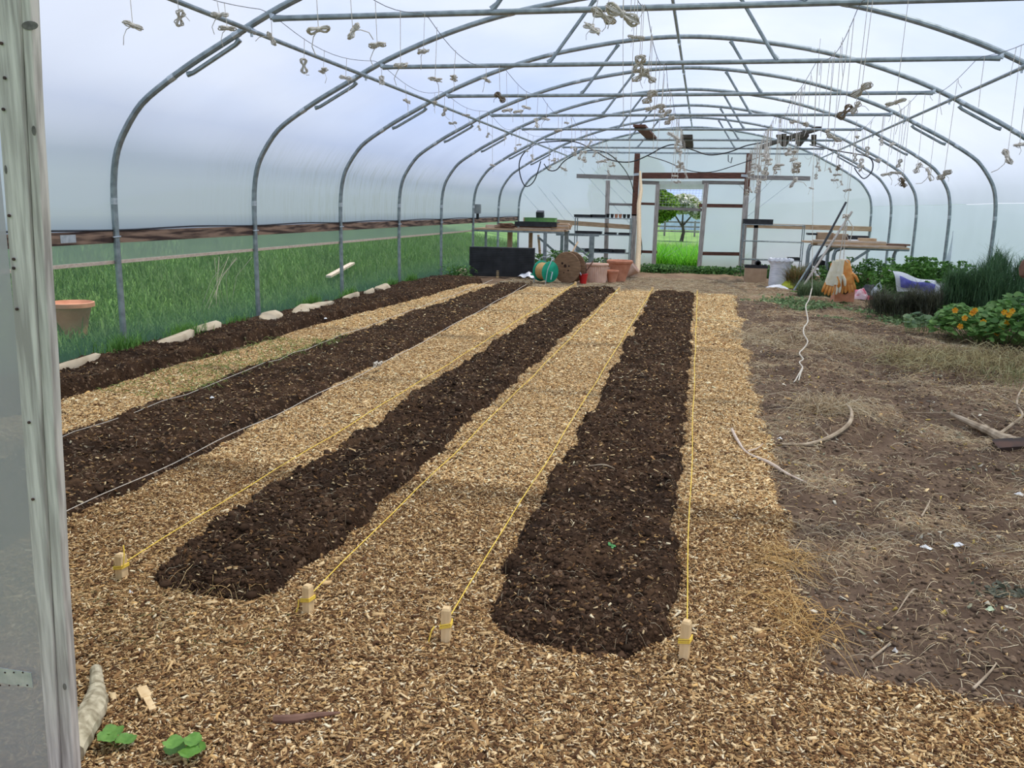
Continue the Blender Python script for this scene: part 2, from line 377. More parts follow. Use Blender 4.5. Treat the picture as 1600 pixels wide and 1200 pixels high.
no = n.new('ShaderNodeTexNoise'); no.inputs['Scale'].default_value = 3; no.inputs['Detail'].default_value = 8; no.inputs['Roughness'].default_value = 0.7; l(t.outputs['Object'], no.inputs['Vector'])
rs = ramp(n, [(0.33, (0.062, 0.038, 0.024)), (0.52, (0.130, 0.085, 0.056)), (0.70, (0.23, 0.158, 0.10))]); l(no.outputs['Fac'], rs.inputs[0])
rd = ramp(n, [(0.3, (0.20, 0.125, 0.075)), (0.5, (0.31, 0.205, 0.125)), (0.7, (0.44, 0.32, 0.20))]); l(no.outputs['Fac'], rd.inputs[0])
m1 = n.new('ShaderNodeMixRGB'); l(sp.outputs[1], m1.inputs[0]); l(rs.outputs[0], m1.inputs[1]); l(rd.outputs[0], m1.inputs[2])
m2 = n.new('ShaderNodeMixRGB'); l(sp.outputs[0], m2.inputs[0]); l(m1.outputs[0], m2.inputs[1]); l(rc.outputs[0], m2.inputs[2])
l(m2.outputs[0], p.inputs['Base Color'])
nb = n.new('ShaderNodeTexNoise'); nb.inputs['Scale'].default_value = 45; nb.inputs['Detail'].default_value = 6; l(t.outputs['Object'], nb.inputs['Vector'])
bp = n.new('ShaderNodeBump'); bp.inputs['Strength'].default_value = 0.8; bp.inputs['Distance'].default_value = 0.02; l(nb.outputs['Fac'], bp.inputs['Height']); l(bp.outputs[0], p.inputs['Normal'])
l(p.outputs[0], out.inputs[0]); M_earth = m
dry = np.clip((Y - 15.6) / 1.2, 0, 1) * (0.55 + 0.45 * fbm(X, Y, 2.5, 3, 21)) * np.clip(1.6 - np.abs(X + 0.5) / 3.2, 0.25, 1)
strawy = np.clip((fbm(X, Y, 1.6, 4, 31) - 0.52) * 5, 0, 1) * rightplot * 0.75
dry = np.maximum(dry, strawy)
col = np.stack([CM, dry, 0 * CM], -1).reshape(-1, 3)
fl = fast_mesh('floor', V, Fq, M_earth, col, smooth=True); fl['kind'] = 'structure'; fl['label'] = 'earth floor of the tunnel with wood chip paths and a bare plot on the right'

# ---- outside land (field, left bank)
M_field = mat('field_grass', (0.06, 0.145, 0.025), (0.16, 0.29, 0.06), 1.3, rough=0.95, detail=8, bump=0.3)
b = MB()
def gf(u, v):
    x = -80 + 160 * u; y = -40 + 300 * v
    return (x, y, -0.35)
b.grid(gf, 8, 8); o = b.build('ground', M_field); o['kind'] = 'structure'; o['label'] = 'green pasture around and beyond the tunnel'
def bankz(x, y):
    u = np.clip((-5.6 - x) / 7, 0, 1); return -0.12 + 1.25 * u ** 1.25 - 0.2 * (y + 2) / 30
b = MB(); b.grid(lambda u, v: (-5.60 - 9 * u, -4 + 74 * v, float(bankz(-5.60 - 9 * u, min(30, -4 + 74 * v)))), 14, 20)
b.build('ground', M_field, kind='structure', label='grass bank outside the left side of the tunnel')

# ---- film
def sweep(pts, y0, y1, seg, off=0.035):
    """pts in (dx,z) about XC, pushed outward"""
    mb = MB(); n = len(pts); P = []
    for i, (x, z) in enumerate(pts):
        a = pts[max(i - 1, 0)]; c = pts[min(i + 1, n - 1)]
        d = Vector((c[0] - a[0], c[1] - a[1])).normalized(); nx, nz_ = -d.y, d.x
        P.append((x + nx * off, z + nz_ * off))
    ny = int(round((y1 - y0) / seg))
    def fn(u, v):
        i = min(int(u * (n - 1) + 1e-6), n - 1); y = y0 + (y1 - y0) * v
        ph = ((y - Y0) / STEP) % 1.0; sag = math.sin(math.pi * ph) * 0.018 * (1 if abs(P[i][0]) < 4.9 else 0.5)
        return (XC + P[i][0] * (1 - sag * 0.4), y, P[i][1] - (sag if P[i][1] > 1.3 else 0))
    mb.grid(fn, n - 1, ny); return mb
def part_prof(a, b): return PROF[a:b]
iL = [i for i, q in enumerate(PROF) if q[1] >= 1.1][0]
NP = len(PROF)
roof = [(-4.99, 1.14)] + PROF[iL + 1:NP - 4] 
sweep(roof, YF, YE + 0.02, 0.4335).build('ceiling', M_film, kind='structure', label='curved polythene roof sheet stretched over the hoops')
sweep(PROF[NP - 5:], YF, YE + 0.02, 0.65).build('wall_right', M_filmr, kind='structure', label='white polythene side sheet on the right')
sweep([(-4.99, -0.25), (-4.99, 0.2), (-4.99, 0.55), (-4.99, 0.90)], YF, YE + 0.02, 1.3, 0.06).build('wall_left', M_filmlow, kind='structure', label='clear lower side sheet with green grass behind it')
sweep([(-4.99, 0.90), (-4.99, 1.14)], YF, YE + 0.02, 1.3, 0.055).build('wall_left', M_filmband, kind='structure', label='folded cloudy strip of sheet under the side rail')

# end wall at the far end: film pieces around the doorway
def film_poly(name, pts, Y, m, label=None, kind='structure', thick=0):
    mb = MB(); mb.add([(x, Y, z) for x, z in pts], [tuple(range(len(pts)))]); return mb.build(name, m, kind=kind, label=label, smooth=False)
DLx, DRx, DT = at(1028, 300, YE).x, at(1097, 300, YE).x, at(1060, 291, YE).z
YW = YE + 0.05
zb = -0.25
Hz = lambda x: np.interp(abs(x - XC), [q[0] for q in HALF[::-1]], [q[1] for q in HALF[::-1]])
lp = [(XL - 0.02, zb)] + [(XC + x, z + 0.03) for x, z in PROF[2:] if XC + x < DLx] + [(DLx, float(Hz(DLx)) + 0.03), (DLx, zb)]
film_poly('wall_far', lp, YW, M_filmend, 'polythene end wall left of the open doorway')
rp = [(DRx, zb), (DRx, float(Hz(DRx)) + 0.03)] + [(XC + x, z + 0.03) for x, z in PROF[:-2] if XC + x > DRx] + [(XR + 0.02, zb)]
film_poly('wall_far', rp, YW, M_filmend, 'polythene end wall right of the open doorway')
film_poly('wall_far', [(DLx, DT), (DLx, float(Hz(DLx)) + 0.03), (XC, 3.83), (DRx, float(Hz(DRx)) + 0.03), (DRx, DT)], YW, M_filmend, 'polythene end wall above the open doorway')
# front end wall beside and above the camera's doorway
film_poly('wall_front', [(XL - 0.02, zb)] + [(XC + x, z + 0.03) for x, z in PROF[2:] if XC + x < -1.52] + [(-1.50, 3.70), (-1.528, zb)], 1.615, M_filmfront, 'cloudy polythene of the front end wall, left of the door post')
film_poly('wall_front', [(1.75, zb), (1.75, 3.1)] + [(XC + x, z + 0.03) for x, z in PROF[:-2] if XC + x > 1.76] + [(XR + 0.02, zb)], 1.62, M_filmend, 'front end wall right of the entrance')

# ================================================================== hoops
def hoop(k, Y, label):
    t = thing('hoop', label, 'hoop', (XC, Y, 0), 0, 'steel hoops of the tunnel')
    pts = []
    for i in range(NP - 1):
        (x0, z0), (x1, z1) = PROF[i], PROF[i + 1]
        pts.append((x0, 0, z0))
    pts.append((PROF[-1][0], 0, PROF[-1][1])); pts[0] = (pts[0][0], 0, gz(0, Y) - 0.25); pts[-1] = (pts[-1][0], 0, gz(0, Y) - 0.25)
    MB().tube(smooth_path(pts, 3), 0.030, 10).build('hoop_tube', M_galv, t)
    for s in (-1, 1):
        for (a, za), (b_, zb_) in (((3.60, 2.943), (3.66, 2.912)), ((4.26, 2.59), (4.32, 2.556)), ((1.72, 3.607), (1.79, 3.592)), ((4.985, 1.50), (4.988, 1.44))):
            MB().tube([(s * a, 0, za), (s * b_, 0, zb_)], 0.0335, 10).build('collar', M_galv2, t, label='bright collar band')
    if Y < YE - 0.5:
        MB().tube([(-TIEX, 0, TIEZ), (-TIEX + 0.12, 0, TIEZ), (0, 0, TIEZ), (TIEX - 0.12, 0, TIEZ), (TIEX, 0, TIEZ)], [0.03, 0.024, 0.024, 0.024, 0.03], 10).build('tie_bar', M_galv, t); tie = LAST[0]
        for s in (-1, 1):
            MB().tube([(s * TIEX, 0, TIEZ), (s * (TIEX + 0.02), 0, TIEZ + 0.05), (s * (TIEX + 0.03), 0, 3.09)], [0.03, 0.03, 0.02], 8).build('end_clamp', M_galv2, tie)
            MB().tube([(s * 4.13, 0, 2.60), (s * 4.07, 0, 2.615), (s * 3.64, 0, 2.845), (s * 3.60, 0, 2.885)], [0.026, 0.02, 0.02, 0.026], 8).build('corner_brace', M_galv, t)
        for x0, x1 in ((-1.32, -0.82), (1.13, 0.68)):
            zt = float(Hz(XC + x1)) - 0.03
            MB().tube([(x0, 0, TIEZ + 0.02), (x0 + (x1 - x0) * .1, 0, TIEZ + (zt - TIEZ) * .1), (x0 + (x1 - x0) * .9, 0, TIEZ + (zt - TIEZ) * .9), (x1, 0, zt)], [0.03, 0.02, 0.02, 0.03], 8).build('web_strut', M_galv, t)
    return t
def smooth_path(pts, sub):
    P = [Vector(p) for p in pts]; out = []
    for i in range(len(P) - 1):
        p0 = P[max(i - 1, 0)]; p1 = P[i]; p2 = P[i + 1]; p3 = P[min(i + 2, len(P) - 1)]
        for j in range(sub):
            t = j / sub
            out.append(0.5 * ((2 * p1) + (p2 - p0) * t + (2 * p0 - 5 * p1 + 4 * p2 - p3) * t * t + (3 * p1 - p0 - 3 * p2 + p3) * t ** 3))
    out.append(P[-1]); return out
ORD = ['nearest overhead, its left post hidden by the door post', 'with its post nearest the timber door post on the left', 'second post along the left side', 'third post along the left side', 'fourth post along the left side',
       'fifth post along the left side', 'sixth post, behind the left bench', 'seventh, the last before the end wall', 'eighth, framing the far end wall']
for k, Yh in enumerate(HY):
    hoop(k, Yh, 'galvanised steel hoop ' + ORD[k])
def purlin(dx, z, label, r=0.02, zo=-0.045):
    b = MB(); b.tube([(XC + dx, YF, z), (XC + dx, 9, z), (XC + dx, 17, z), (XC + dx, YE, z)], r, 10)
    t = thing('purlin', label, 'pipe', (0, 0, 0), 0, 'long purlin tubes under the hoops'); tb = b.build('tube', M_galv, t)
    for Yh in HY:
        MB().tube([(XC + dx, Yh - 0.05, z), (XC + dx, Yh + 0.05, z)], r + 0.006, 10).tube([(XC + dx, Yh, z - 0.05), (XC + dx, Yh, z + 0.05)], 0.012, 6).build('cross_clamp', M_galv2, tb)
purlin(-3.482, 2.955, 'long steel purlin crossing the hoops high on the left')
purlin(3.482, 2.955, 'long steel purlin crossing the hoops high on the right')
purlin(0, 3.735, 'long steel ridge purlin along the middle of the roof')

# ================================================================== left side rail
for k in range(len(HY) - 1):
    ya, yb = HY[k], HY[k + 1]
    if k == 0: ya = YF + 0.05
    t = thing('side_rail', ['dark brown side rail plank nearest the door post, left wall', 'brown side rail plank between first and second left posts', 'brown side rail plank between second and third left posts',
        'brown side rail plank between third and fourth left posts', 'brown side rail plank between fourth and fifth left posts', 'brown side rail plank between fifth and sixth left posts',
        'pale brown side rail plank behind the left bench', 'side rail plank in the far left corner'][k], 'plank', (-5.498, ya, 1.135), 0, 'side rail planks on the left wall')
    MB().box((0, (yb - ya) / 2, 0), (0.016, yb - ya - 0.01, 0.115)).build('plank', M_rail, t, smooth=False)
    if k < 1:
        MB().box((0.010, 4.86, 0.0), (0.003, 0.19, 0.07)).build('joiner_plate', M_galv2, t, smooth=False)
b = MB()
ptsb = []
yy = YF
while yy < YE:
    ptsb.append((-5.490, yy, 1.205 + 0.008 * math.sin(yy * 2.4))); yy += 0.325
tag(MB().tube(ptsb, 0.009, 6).build('cable', M_black), 'thin grey cable lying along the top of the left side rail', 'cable')
tag(MB().bar((-5.515, YF, 0.895), (-5.515, YE, 0.895), 0.022, 0.032).build('batten', M_batten), 'pale batten clamping the clear side sheet on the left', 'batten')
for k in range(1, 6):
    Yh = HY[k]; tag(MB().tube([(-5.535, Yh - 0.02, 1.13), (-5.47, Yh - 0.045, 1.135), (-5.43, Yh, 1.14), (-5.47, Yh + 0.045, 1.135), (-5.535, Yh + 0.03, 1.13)], 0.008, 6, flat=1.0).build('wire_tie', M_galv2),
        'metal strap tying the ' + ['first', 'second', 'third', 'fourth', 'fifth'][k - 1] + ' left post to the side rail', 'strap', 'straps at the side rail')

# electrical box on the fifth post
t = thing('switch_box', 'small grey electrical box on the left wall above the rail', 'box', (-5.40, 20.28, 1.42))
MB().box((0, 0, 0), (0.15, 0.09, 0.22)).build('casing', M_bluegrey, t, smooth=False); MB().box((0, 0.0, -0.18), (0.06, 0.05, 0.14)).build('plug', M_black, t, smooth=False)

# ================================================================== front door post (left foreground)
t = thing('door_post', 'weathered grey timber door post filling the left edge of the photo', 'post', (-1.42, 1.6, 0))
def lean_board(x0b, x1b, x0t, x1t, y0, y1, z0, z1, name, m, ch=0.002, lb=None):
    b = MB(); n = 24
    for i in range(n + 1):
        u = i / n; z = z0 + (z1 - z0) * u; xa = x0b + (x0t - x0b) * u; xb = x1b + (x1t - x1b) * u
        wv = 0.0012 * math.sin(z * 7) + 0.0008 * math.sin(z * 17 + 1)
        P = [(xa, y0 + ch), (xa + ch, y0), (xb - ch + wv, y0), (xb + wv, y0 + ch), (xb + wv, y1), (xa, y1)]
        b.v += [(q[0] + 1.42, q[1] - 1.6, z) for q in P]
        if i:
            for j in range(6):
                a0 = (i - 1) * 6 + j; a1 = (i - 1) * 6 + (j + 1) % 6; b.f.append((a0, a1, a1 + 6, a0 + 6))
    b.f.append(tuple(range(6))[::-1]); b.f.append(tuple(n * 6 + j for j in range(6)))
    return b.build(name, m, t, smooth=False, label=lb)
lean_board(-1.506, -1.470, -1.405, -1.384, 1.600, 1.625, -0.06, 1.985, 'board', M_grey)
lean_board(-1.537, -1.5065, -1.475, -1.4055, 1.592, 1.622, -0.06, 1.985, 'board', M_grey)
# same timbers continued up out of view
lean_board(-1.405, -1.384, -1.375, -1.354, 1.600, 1.625, 1.985, 2.7, 'board', M_grey)
lean_board(-1.475, -1.4055, -1.445, -1.3755, 1.592, 1.622, 1.985, 2.7, 'board', M_grey)
for px, py in ((3, 68), (8, 122), (6, 171), (15, 337), (22, 405), (22, 419), (27, 483), (46, 660), (52, 780)):
    q = at(px, py, 1.5905); MB().lathe([(0.0034, 0), (0.0034, 0.003), (0.0, 0.0036)], (q.x + 1.42, q.y - 1.6, q.z), 12, Matrix.Rotation(math.pi / 2, 3, 'X')).build('nail', M_rust, t)
for px, py, sx, sz in ((53, 204, 0.005, 0.010), (101, 1073, 0.005, 0.009), (9, 265, 0.003, 0.009), (47, 40, 0.020, 0.009)):
    q = at(px, py, 1.5995 if px > 30 else 1.5915); MB().lathe([(sx, 0), (sx, 0.0008), (0, 0.001)], (q.x + 1.42, q.y - 1.6, q.z), 14, Matrix.Rotation(math.pi / 2, 3, 'X') @ Matrix.Diagonal((1, sz / sx, 1))).build('knot', mat('knot_wood' + str(px), (0.07, 0.06, 0.05), (0.16, 0.14, 0.12), 60), t)
pl = MB(); qa = at(-60, 1030, 1.60); qb = at(50, 1082, 1.60)
pl.box(((qa.x + qb.x) / 2 + 1.42, 0.005, (qa.z + qb.z) / 2), (qb.x - qa.x, 0.002, 0.042)); pl.build('strap_plate', M_galv2, t, smooth=False, label='perforated galvanised strap')
h_ = MB()
for px in range(-50, 48, 14):
    for py in (1052, 1072):
        q = at(px + (7 if py > 1060 else 0), py, 1.60); h_.lathe([(0.0024, 0), (0.0024, 0.0008), (0, 0.001)], (q.x + 1.42, 0.0035, q.z), 8, Matrix.Rotation(math.pi / 2, 3, 'X'))
h_.build('nail_holes', M_rust, t)

# ================================================================== soil beds
m, n, l, out = nodes_of('compost')
p = n.new('ShaderNodeBsdfPrincipled'); p.inputs['Roughness'].default_value = 0.95; p.inputs['Specular IOR Level'].default_value = 0.12
t = n.new('ShaderNodeTexCoord'); n1 = n.new('ShaderNodeTexNoise'); n1.inputs['Scale'].default_value = 4; n1.inputs['Detail'].default_value = 10; n1.inputs['Roughness'].default_value = 0.75
l(t.outputs['Object'], n1.inputs['Vector'])
r = ramp(n, [(0.36, (0.017, 0.010, 0.006)), (0.52, (0.052, 0.028, 0.015)), (0.66, (0.105, 0.060, 0.032))]); l(n1.outputs['Fac'], r.inputs[0])
vo = n.new('ShaderNodeTexVoronoi'); vo.inputs['Scale'].default_value = 55; l(t.outputs['Object'], vo.inputs['Vector'])
sv = n.new('ShaderNodeSeparateXYZ'); l(vo.outputs['Color'], sv.inputs[0])
r2 = ramp(n, [(0.90, (0, 0, 0)), (0.97, (1, 1, 1))]); l(sv.outputs[0], r2.inputs[0])
mx = n.new('ShaderNodeMixRGB'); l(r2.outputs[0], mx.inputs[0]); l(r.outputs[0], mx.inputs[1]); mx.inputs[2].default_value = (0.20, 0.13, 0.08, 1); l(mx.outputs[0], p.inputs['Base Color'])
bp = n.new('ShaderNodeBump'); bp.inputs['Strength'].default_value = 1.0; bp.inputs['Distance'].default_value = 0.02
n2 = n.new('ShaderNodeTexNoise'); n2.inputs['Scale'].default_value = 60; n2.inputs['Detail'].default_value = 6; l(t.outputs['Object'], n2.inputs['Vector']); l(n2.outputs['Fac'], bp.inputs['Height']); l(bp.outputs[0], p.inputs['Normal'])
l(p.outputs[0], out.inputs[0]); M_soil = m
M_clod = attr_mat('soil_clod', 0.95, 0, 0.12)

ICO_V = []; 
_bm = bmesh.new(); bmesh.ops.create_icosphere(_bm, subdivisions=1, radius=1); ICO_V = np.array([v.co[:] for v in _bm.verts]); ICO_F = np.array([[v.index for v in f.verts] for f in _bm.faces]); _bm.free()
def scatter_clods(name, xy, size, zf, dark, parent=None, label=None):
    N = len(xy); z = zf(xy[:, 0], xy[:, 1])
    S = size[:, None] * (0.7 + 0.6 * rng.random((N, 3))); S[:, 2] *= 0.75
    jit = 1 + 0.9 * (rng.random((N, 12, 1)) - 0.5)
    a = rng.random(N) * 6.283; c, s_ = np.cos(a), np.sin(a)
    P = ICO_V[None] * jit * S[:, None, :]
    Px = P[:, :, 0] * c[:, None] - P[:, :, 1] * s_[:, None]; Py = P[:, :, 0] * s_[:, None] + P[:, :, 1] * c[:, None]
    V = np.stack([Px + xy[:, 0:1], Py + xy[:, 1:2], P[:, :, 2] + z[:, None] + S[:, 2:3] * 0.25], -1).reshape(-1, 3)
    Fc = (ICO_F[None] + np.arange(N)[:, None, None] * 12).reshape(-1, 3)
    base = np.array(dark)[None] * (0.5 + 1.1 * rng.random((N, 1)))
    col = np.repeat(base, 12, 0)
    return fast_mesh(name, V, Fc, M_clod, col, parent, smooth=False, nper=3)
def make_bed(xl, xr, y0, y1, h, seed, label, near_round=0.25, clods=6000, gap=0.0, dryness=1.0):
    rows = [y0]
    while rows[-1] < y1: rows.append(rows[-1] * 1.0032 + 0.001)
    yv = np.array(rows); yv[-1] = y1; nu = 92; u = np.linspace(0, 1, nu)
    def edges(y):
        wl = (fbm(y, y * 0, 2.2, 4, seed) - 0.5) * 0.13 + (fbm(y, y * 0, 7, 3, seed + 7) - 0.5) * 0.09
        wr = (fbm(y, y * 0 + 5, 2.2, 4, seed + 3) - 0.5) * 0.09 + (fbm(y, y * 0 + 5, 7, 3, seed + 9) - 0.5) * 0.08
        a = np.interp(y, xl[0], xl[1]) + wl; b = np.interp(y, xr[0], xr[1]) + wr
        q = np.clip((y - y0) / near_round, 0, 1); q2 = np.clip((y1 - y) / 0.5, 0, 1)
        s = np.sqrt(1 - (1 - q) ** 2) * np.sqrt(1 - (1 - q2) ** 2); mid = a * 0.35 + b * 0.65
        return mid + (a - mid) * (0.25 + 0.75 * s), mid + (b - mid) * (0.25 + 0.75 * s), s
    def height(x, y):
        a, b, s = edges(y); q = np.clip((x - a) / (b - a), 0, 1)
        prof = np.clip(np.minimum(q, 1 - q) / 0.09, 0, 1); prof = prof * prof * (3 - 2 * prof)
        g = np.clip(np.minimum(y - y0, y1 - y) / 0.10, 0, 1)
        cl = 0.050 * (fbm(x, y, 3.5, 3, seed + 20) - 0.45) + 0.062 * (fbm(x, y, 13, 3, seed + 30) - 0.45) + 0.018 * (fbm(x, y, 48, 2, seed + 40) - 0.5)
        return prof * g * (h + cl) - 0.03 * (1 - prof * g)
    A, B, S = edges(yv)
    X_ = A[:, None] + (B - A)[:, None] * u[None]; Y_ = np.repeat(yv[:, None], nu, 1)
    base = floorz(X_.ravel(), Y_.ravel()).reshape(X_.shape)
    Z_ = np.maximum(gza(X_, Y_), 0 * base + gza(X_, Y_)) + height(X_, Y_)
    ix = np.arange(X_.size).reshape(X_.shape)
    Fb = np.stack([ix[:-1, :-1], ix[:-1, 1:], ix[1:, 1:], ix[1:, :-1]], -1).reshape(-1, 4)
    bed = fast_mesh('soil_bed', np.stack([X_, Y_, Z_], -1).reshape(-1, 3), Fb, M_soil, None, smooth=True)
    tag(bed, label, 'garden bed', None)
    yy = y0 + (y1 - y0) * rng.random(clods * 3) ** 1.7; A2, B2, S2 = edges(yy); ww = B2 - A2
    xx = A2 + ww * (0.01 + 0.98 * rng.random(len(yy))); keep = rng.random(len(yy)) < 0.34
    xx, yy = xx[keep], yy[keep]
    sz = 0.0025 + 0.009 * rng.random(len(xx)) ** 2.6; sz *= np.where(rng.random(len(xx)) < 0.02, 2.2, 1)
    c = scatter_clods('soil_clods', np.stack([xx, yy], -1), sz, lambda x, y: gza(x, y) + height(x, y), (0.062 * dryness, 0.035 * dryness, 0.020 * dryness), bed)
    c['kind'] = 'stuff'
    return bed, edges, lambda x, y: gza(x, y) + height(x, y)
BEDS = []
BEDS.append(make_bed(([2.6, 6, 15.7], [-0.74, -0.76, -0.83]), ([2.6, 15.7], [0.00, -0.06]), 2.62, 15.75, 0.045, 100, 'dark compost bed between the two yellow strings nearest the centre, beside the right-hand chip path', 0.42, 20000))
BEDS.append(make_bed(([2.6, 9, 16.2], [-2.13, -2.17, -2.36]), ([2.6, 16.2], [-1.50, -1.50]), 2.66, 16.1, 0.050, 200, 'dark compost bed second from the right, with a yellow string along each side', 0.22, 20000, dryness=0.8))
BEDS.append(make_bed(([2.6, 7, 17], [-3.80, -3.95, -3.80]), ([2.6, 6, 17], [-2.82, -2.86, -3.25]), 2.5, 16.9, 0.045, 300, 'broad brown soil bed edged by white strings, left of the middle', 0.3, 14000, dryness=1.3))
BEDS.append(make_bed(([2.6, 17], [-5.42, -5.40]), ([2.6, 9.5, 12, 16.8], [-4.62, -4.66, -4.42, -4.30]), 2.5, 17.0, 0.09, 400, 'narrow dark soil bed along the left side wall', 0.3, 12000))
def in_bed(x, y):
    r = np.zeros(len(x), bool)
    for (bed, ed, hf), (ya, yb) in zip(BEDS, ((2.62, 15.75), (2.66, 16.1), (2.5, 16.9), (2.5, 17.0))):
        a, b, s = ed(np.clip(y, ya, yb)); r |= (x > a + 0.015) & (x < b - 0.015) & (y > ya + 0.02) & (y < yb)
    return r
def topz(x, y):
    z = floorz(x, y)
    for (bed, ed, hf), (ya, yb) in zip(BEDS, ((2.62, 15.75), (2.66, 16.1), (2.5, 16.9), (2.5, 17.0))):
        a, b, s = ed(np.clip(y, ya, yb)); q = (x > a) & (x < b) & (y > ya) & (y < yb)
        z = np.where(q, np.maximum(z, hf(x, y)), z)
    return z
def tz(x, y): return float(topz(np.array([float(x)]), np.array([float(y)]))[0])

# ================================================================== wood chips
def visible(x, y):
    d = np.stack([x, y, np.full_like(x, -CH)], -1); f = d @ np.array(CF)
    u = 800 + F * (d @ np.array(CR)) / f; v = 600 - F * (d @ np.array(CU)) / f
    return (u > -260) & (u < 1860) & (v < 1420) & (f > 0.3)
def boxes(name, x, y, z, L_, W_, T_, cols, tilt=0.45, parent=None, matl=None):
    """thin chips: 8 verts, 5 faces each, random yaw and tilt, slightly tapered"""
    N = len(x); ya = rng.random(N) * 6.283; tp = (rng.random(N) - 0.5) * 2 * tilt; rl = (rng.random(N) - 0.5) * 2 * tilt * 1.4
    cyw, syw = np.cos(ya), np.sin(ya); ct, st = np.cos(tp), np.sin(tp); cr_, sr = np.cos(rl), np.sin(rl)
    dx = np.stack([cyw * ct, syw * ct, st], -1)
    side = np.stack([-syw, cyw, np.zeros(N)], -1); up0 = np.cross(dx, side)
    dy = side * cr_[:, None] + up0 * sr[:, None]; dz = np.cross(dx, dy)
    taper = 0.35 + 0.65 * rng.random(N)
    C = np.stack([x, y, z], -1); V = np.zeros((N, 8, 3))
    k = 0
    for sx in (-1, 1):
        for sy in (-1, 1):
            for sz_ in (-1, 1):
                wv = W_ * (taper if sx > 0 else 1)
                V[:, k] = C + dx * (sx * L_ / 2)[:, None] + dy * (sy * wv / 2)[:, None] + dz * (sz_ * T_ / 2)[:, None]; k += 1
    Fb = np.array([(1, 5, 7, 3), (0, 1, 3, 2), (4, 6, 7, 5), (0, 4, 5, 1), (2, 3, 7, 6)])
    Fc = (Fb[None] + np.arange(N)[:, None, None] * 8).reshape(-1, 4)
    return fast_mesh(name, V.reshape(-1, 3), Fc, matl or M_chip, np.repeat(cols, 8, 0), parent)
PAL = np.array([0.99, 0.94, 0.82]) * np.array([(0.78, 0.61, 0.38), (0.62, 0.44, 0.24), (0.45, 0.29, 0.145), (0.31, 0.18, 0.085), (0.19, 0.10, 0.048), (0.10, 0.052, 0.028), (0.66, 0.43, 0.19), (0.84, 0.74, 0.55)])
def palcols(N, wts):
    i = rng.choice(len(PAL), N, p=np.array(wts) / sum(wts)); return PAL[i] * (0.85 + 0.3 * rng.random((N, 1)))
def sample_chips(N, ya, yb, pw, xa=-4.9, xb=4.6, keepbed=0.012):
    y = ya + (yb - ya) * rng.random(N) ** pw; x = xa + (xb - xa) * rng.random(N)
    mk = chipmask(x, y); ok = visible(x, y) & (rng.random(N) < np.where(mk > 0.5, 1.0, mk * 0.5 + 0.012)); x, y = x[ok], y[ok]
    ib = in_bed(x, y); ok = ~ib | (rng.random(len(x)) < keepbed); return x[ok], y[ok]
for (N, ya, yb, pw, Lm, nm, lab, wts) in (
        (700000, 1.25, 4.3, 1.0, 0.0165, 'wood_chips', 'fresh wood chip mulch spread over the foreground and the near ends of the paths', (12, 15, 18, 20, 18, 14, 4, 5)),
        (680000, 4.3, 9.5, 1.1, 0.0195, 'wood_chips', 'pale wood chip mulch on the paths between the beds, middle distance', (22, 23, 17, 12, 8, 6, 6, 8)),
        (330000, 9.5, 16.6, 1.0, 0.028, 'wood_chips', 'wood chip mulch at the far path ends, coloured golden as if sunlit', (24, 24, 16, 9, 5, 3, 11, 9))):
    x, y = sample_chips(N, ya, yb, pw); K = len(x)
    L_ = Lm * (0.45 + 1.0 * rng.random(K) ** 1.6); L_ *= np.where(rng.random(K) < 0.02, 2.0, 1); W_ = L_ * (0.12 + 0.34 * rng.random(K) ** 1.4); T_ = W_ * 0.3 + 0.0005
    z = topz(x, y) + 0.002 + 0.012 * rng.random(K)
    o = boxes(nm, x, y, z, L_, W_, T_, np.clip(palcols(K, wts) * (1.0 if ya < 2 else 1.12 if ya < 9 else 1.18), 0, .92)); tag(o, lab, 'wood chips', None, 'stuff')  # mid and far chip colours lightened to paint in sunlight on the paths
# bits of wood and bark on the beds
x = -5.3 + 5.4 * rng.random(26000); y = 2.6 + 13.5 * rng.random(26000) ** 1.6
ok = in_bed(x, y) & visible(x, y); x, y = x[ok], y[ok]; ok = rng.random(len(x)) < 0.75; x, y = x[ok], y[ok]; K = len(x)
L_ = 0.016 * (0.4 + 1.3 * rng.random(K) ** 2); W_ = L_ * (0.2 + 0.5 * rng.random(K))
o = boxes('soil_debris', x, y, topz(x, y) + 0.007, L_, W_, W_ * 0.4, PAL[rng.choice(8, K, p=[.05, .08, .14, .22, .25, .2, .02, .04])] * (0.40 + 0.45 * rng.random((K, 1))), 0.8)
tag(o, 'small bits of bark and wood mixed in the dark bed soil', 'debris', None, 'stuff')

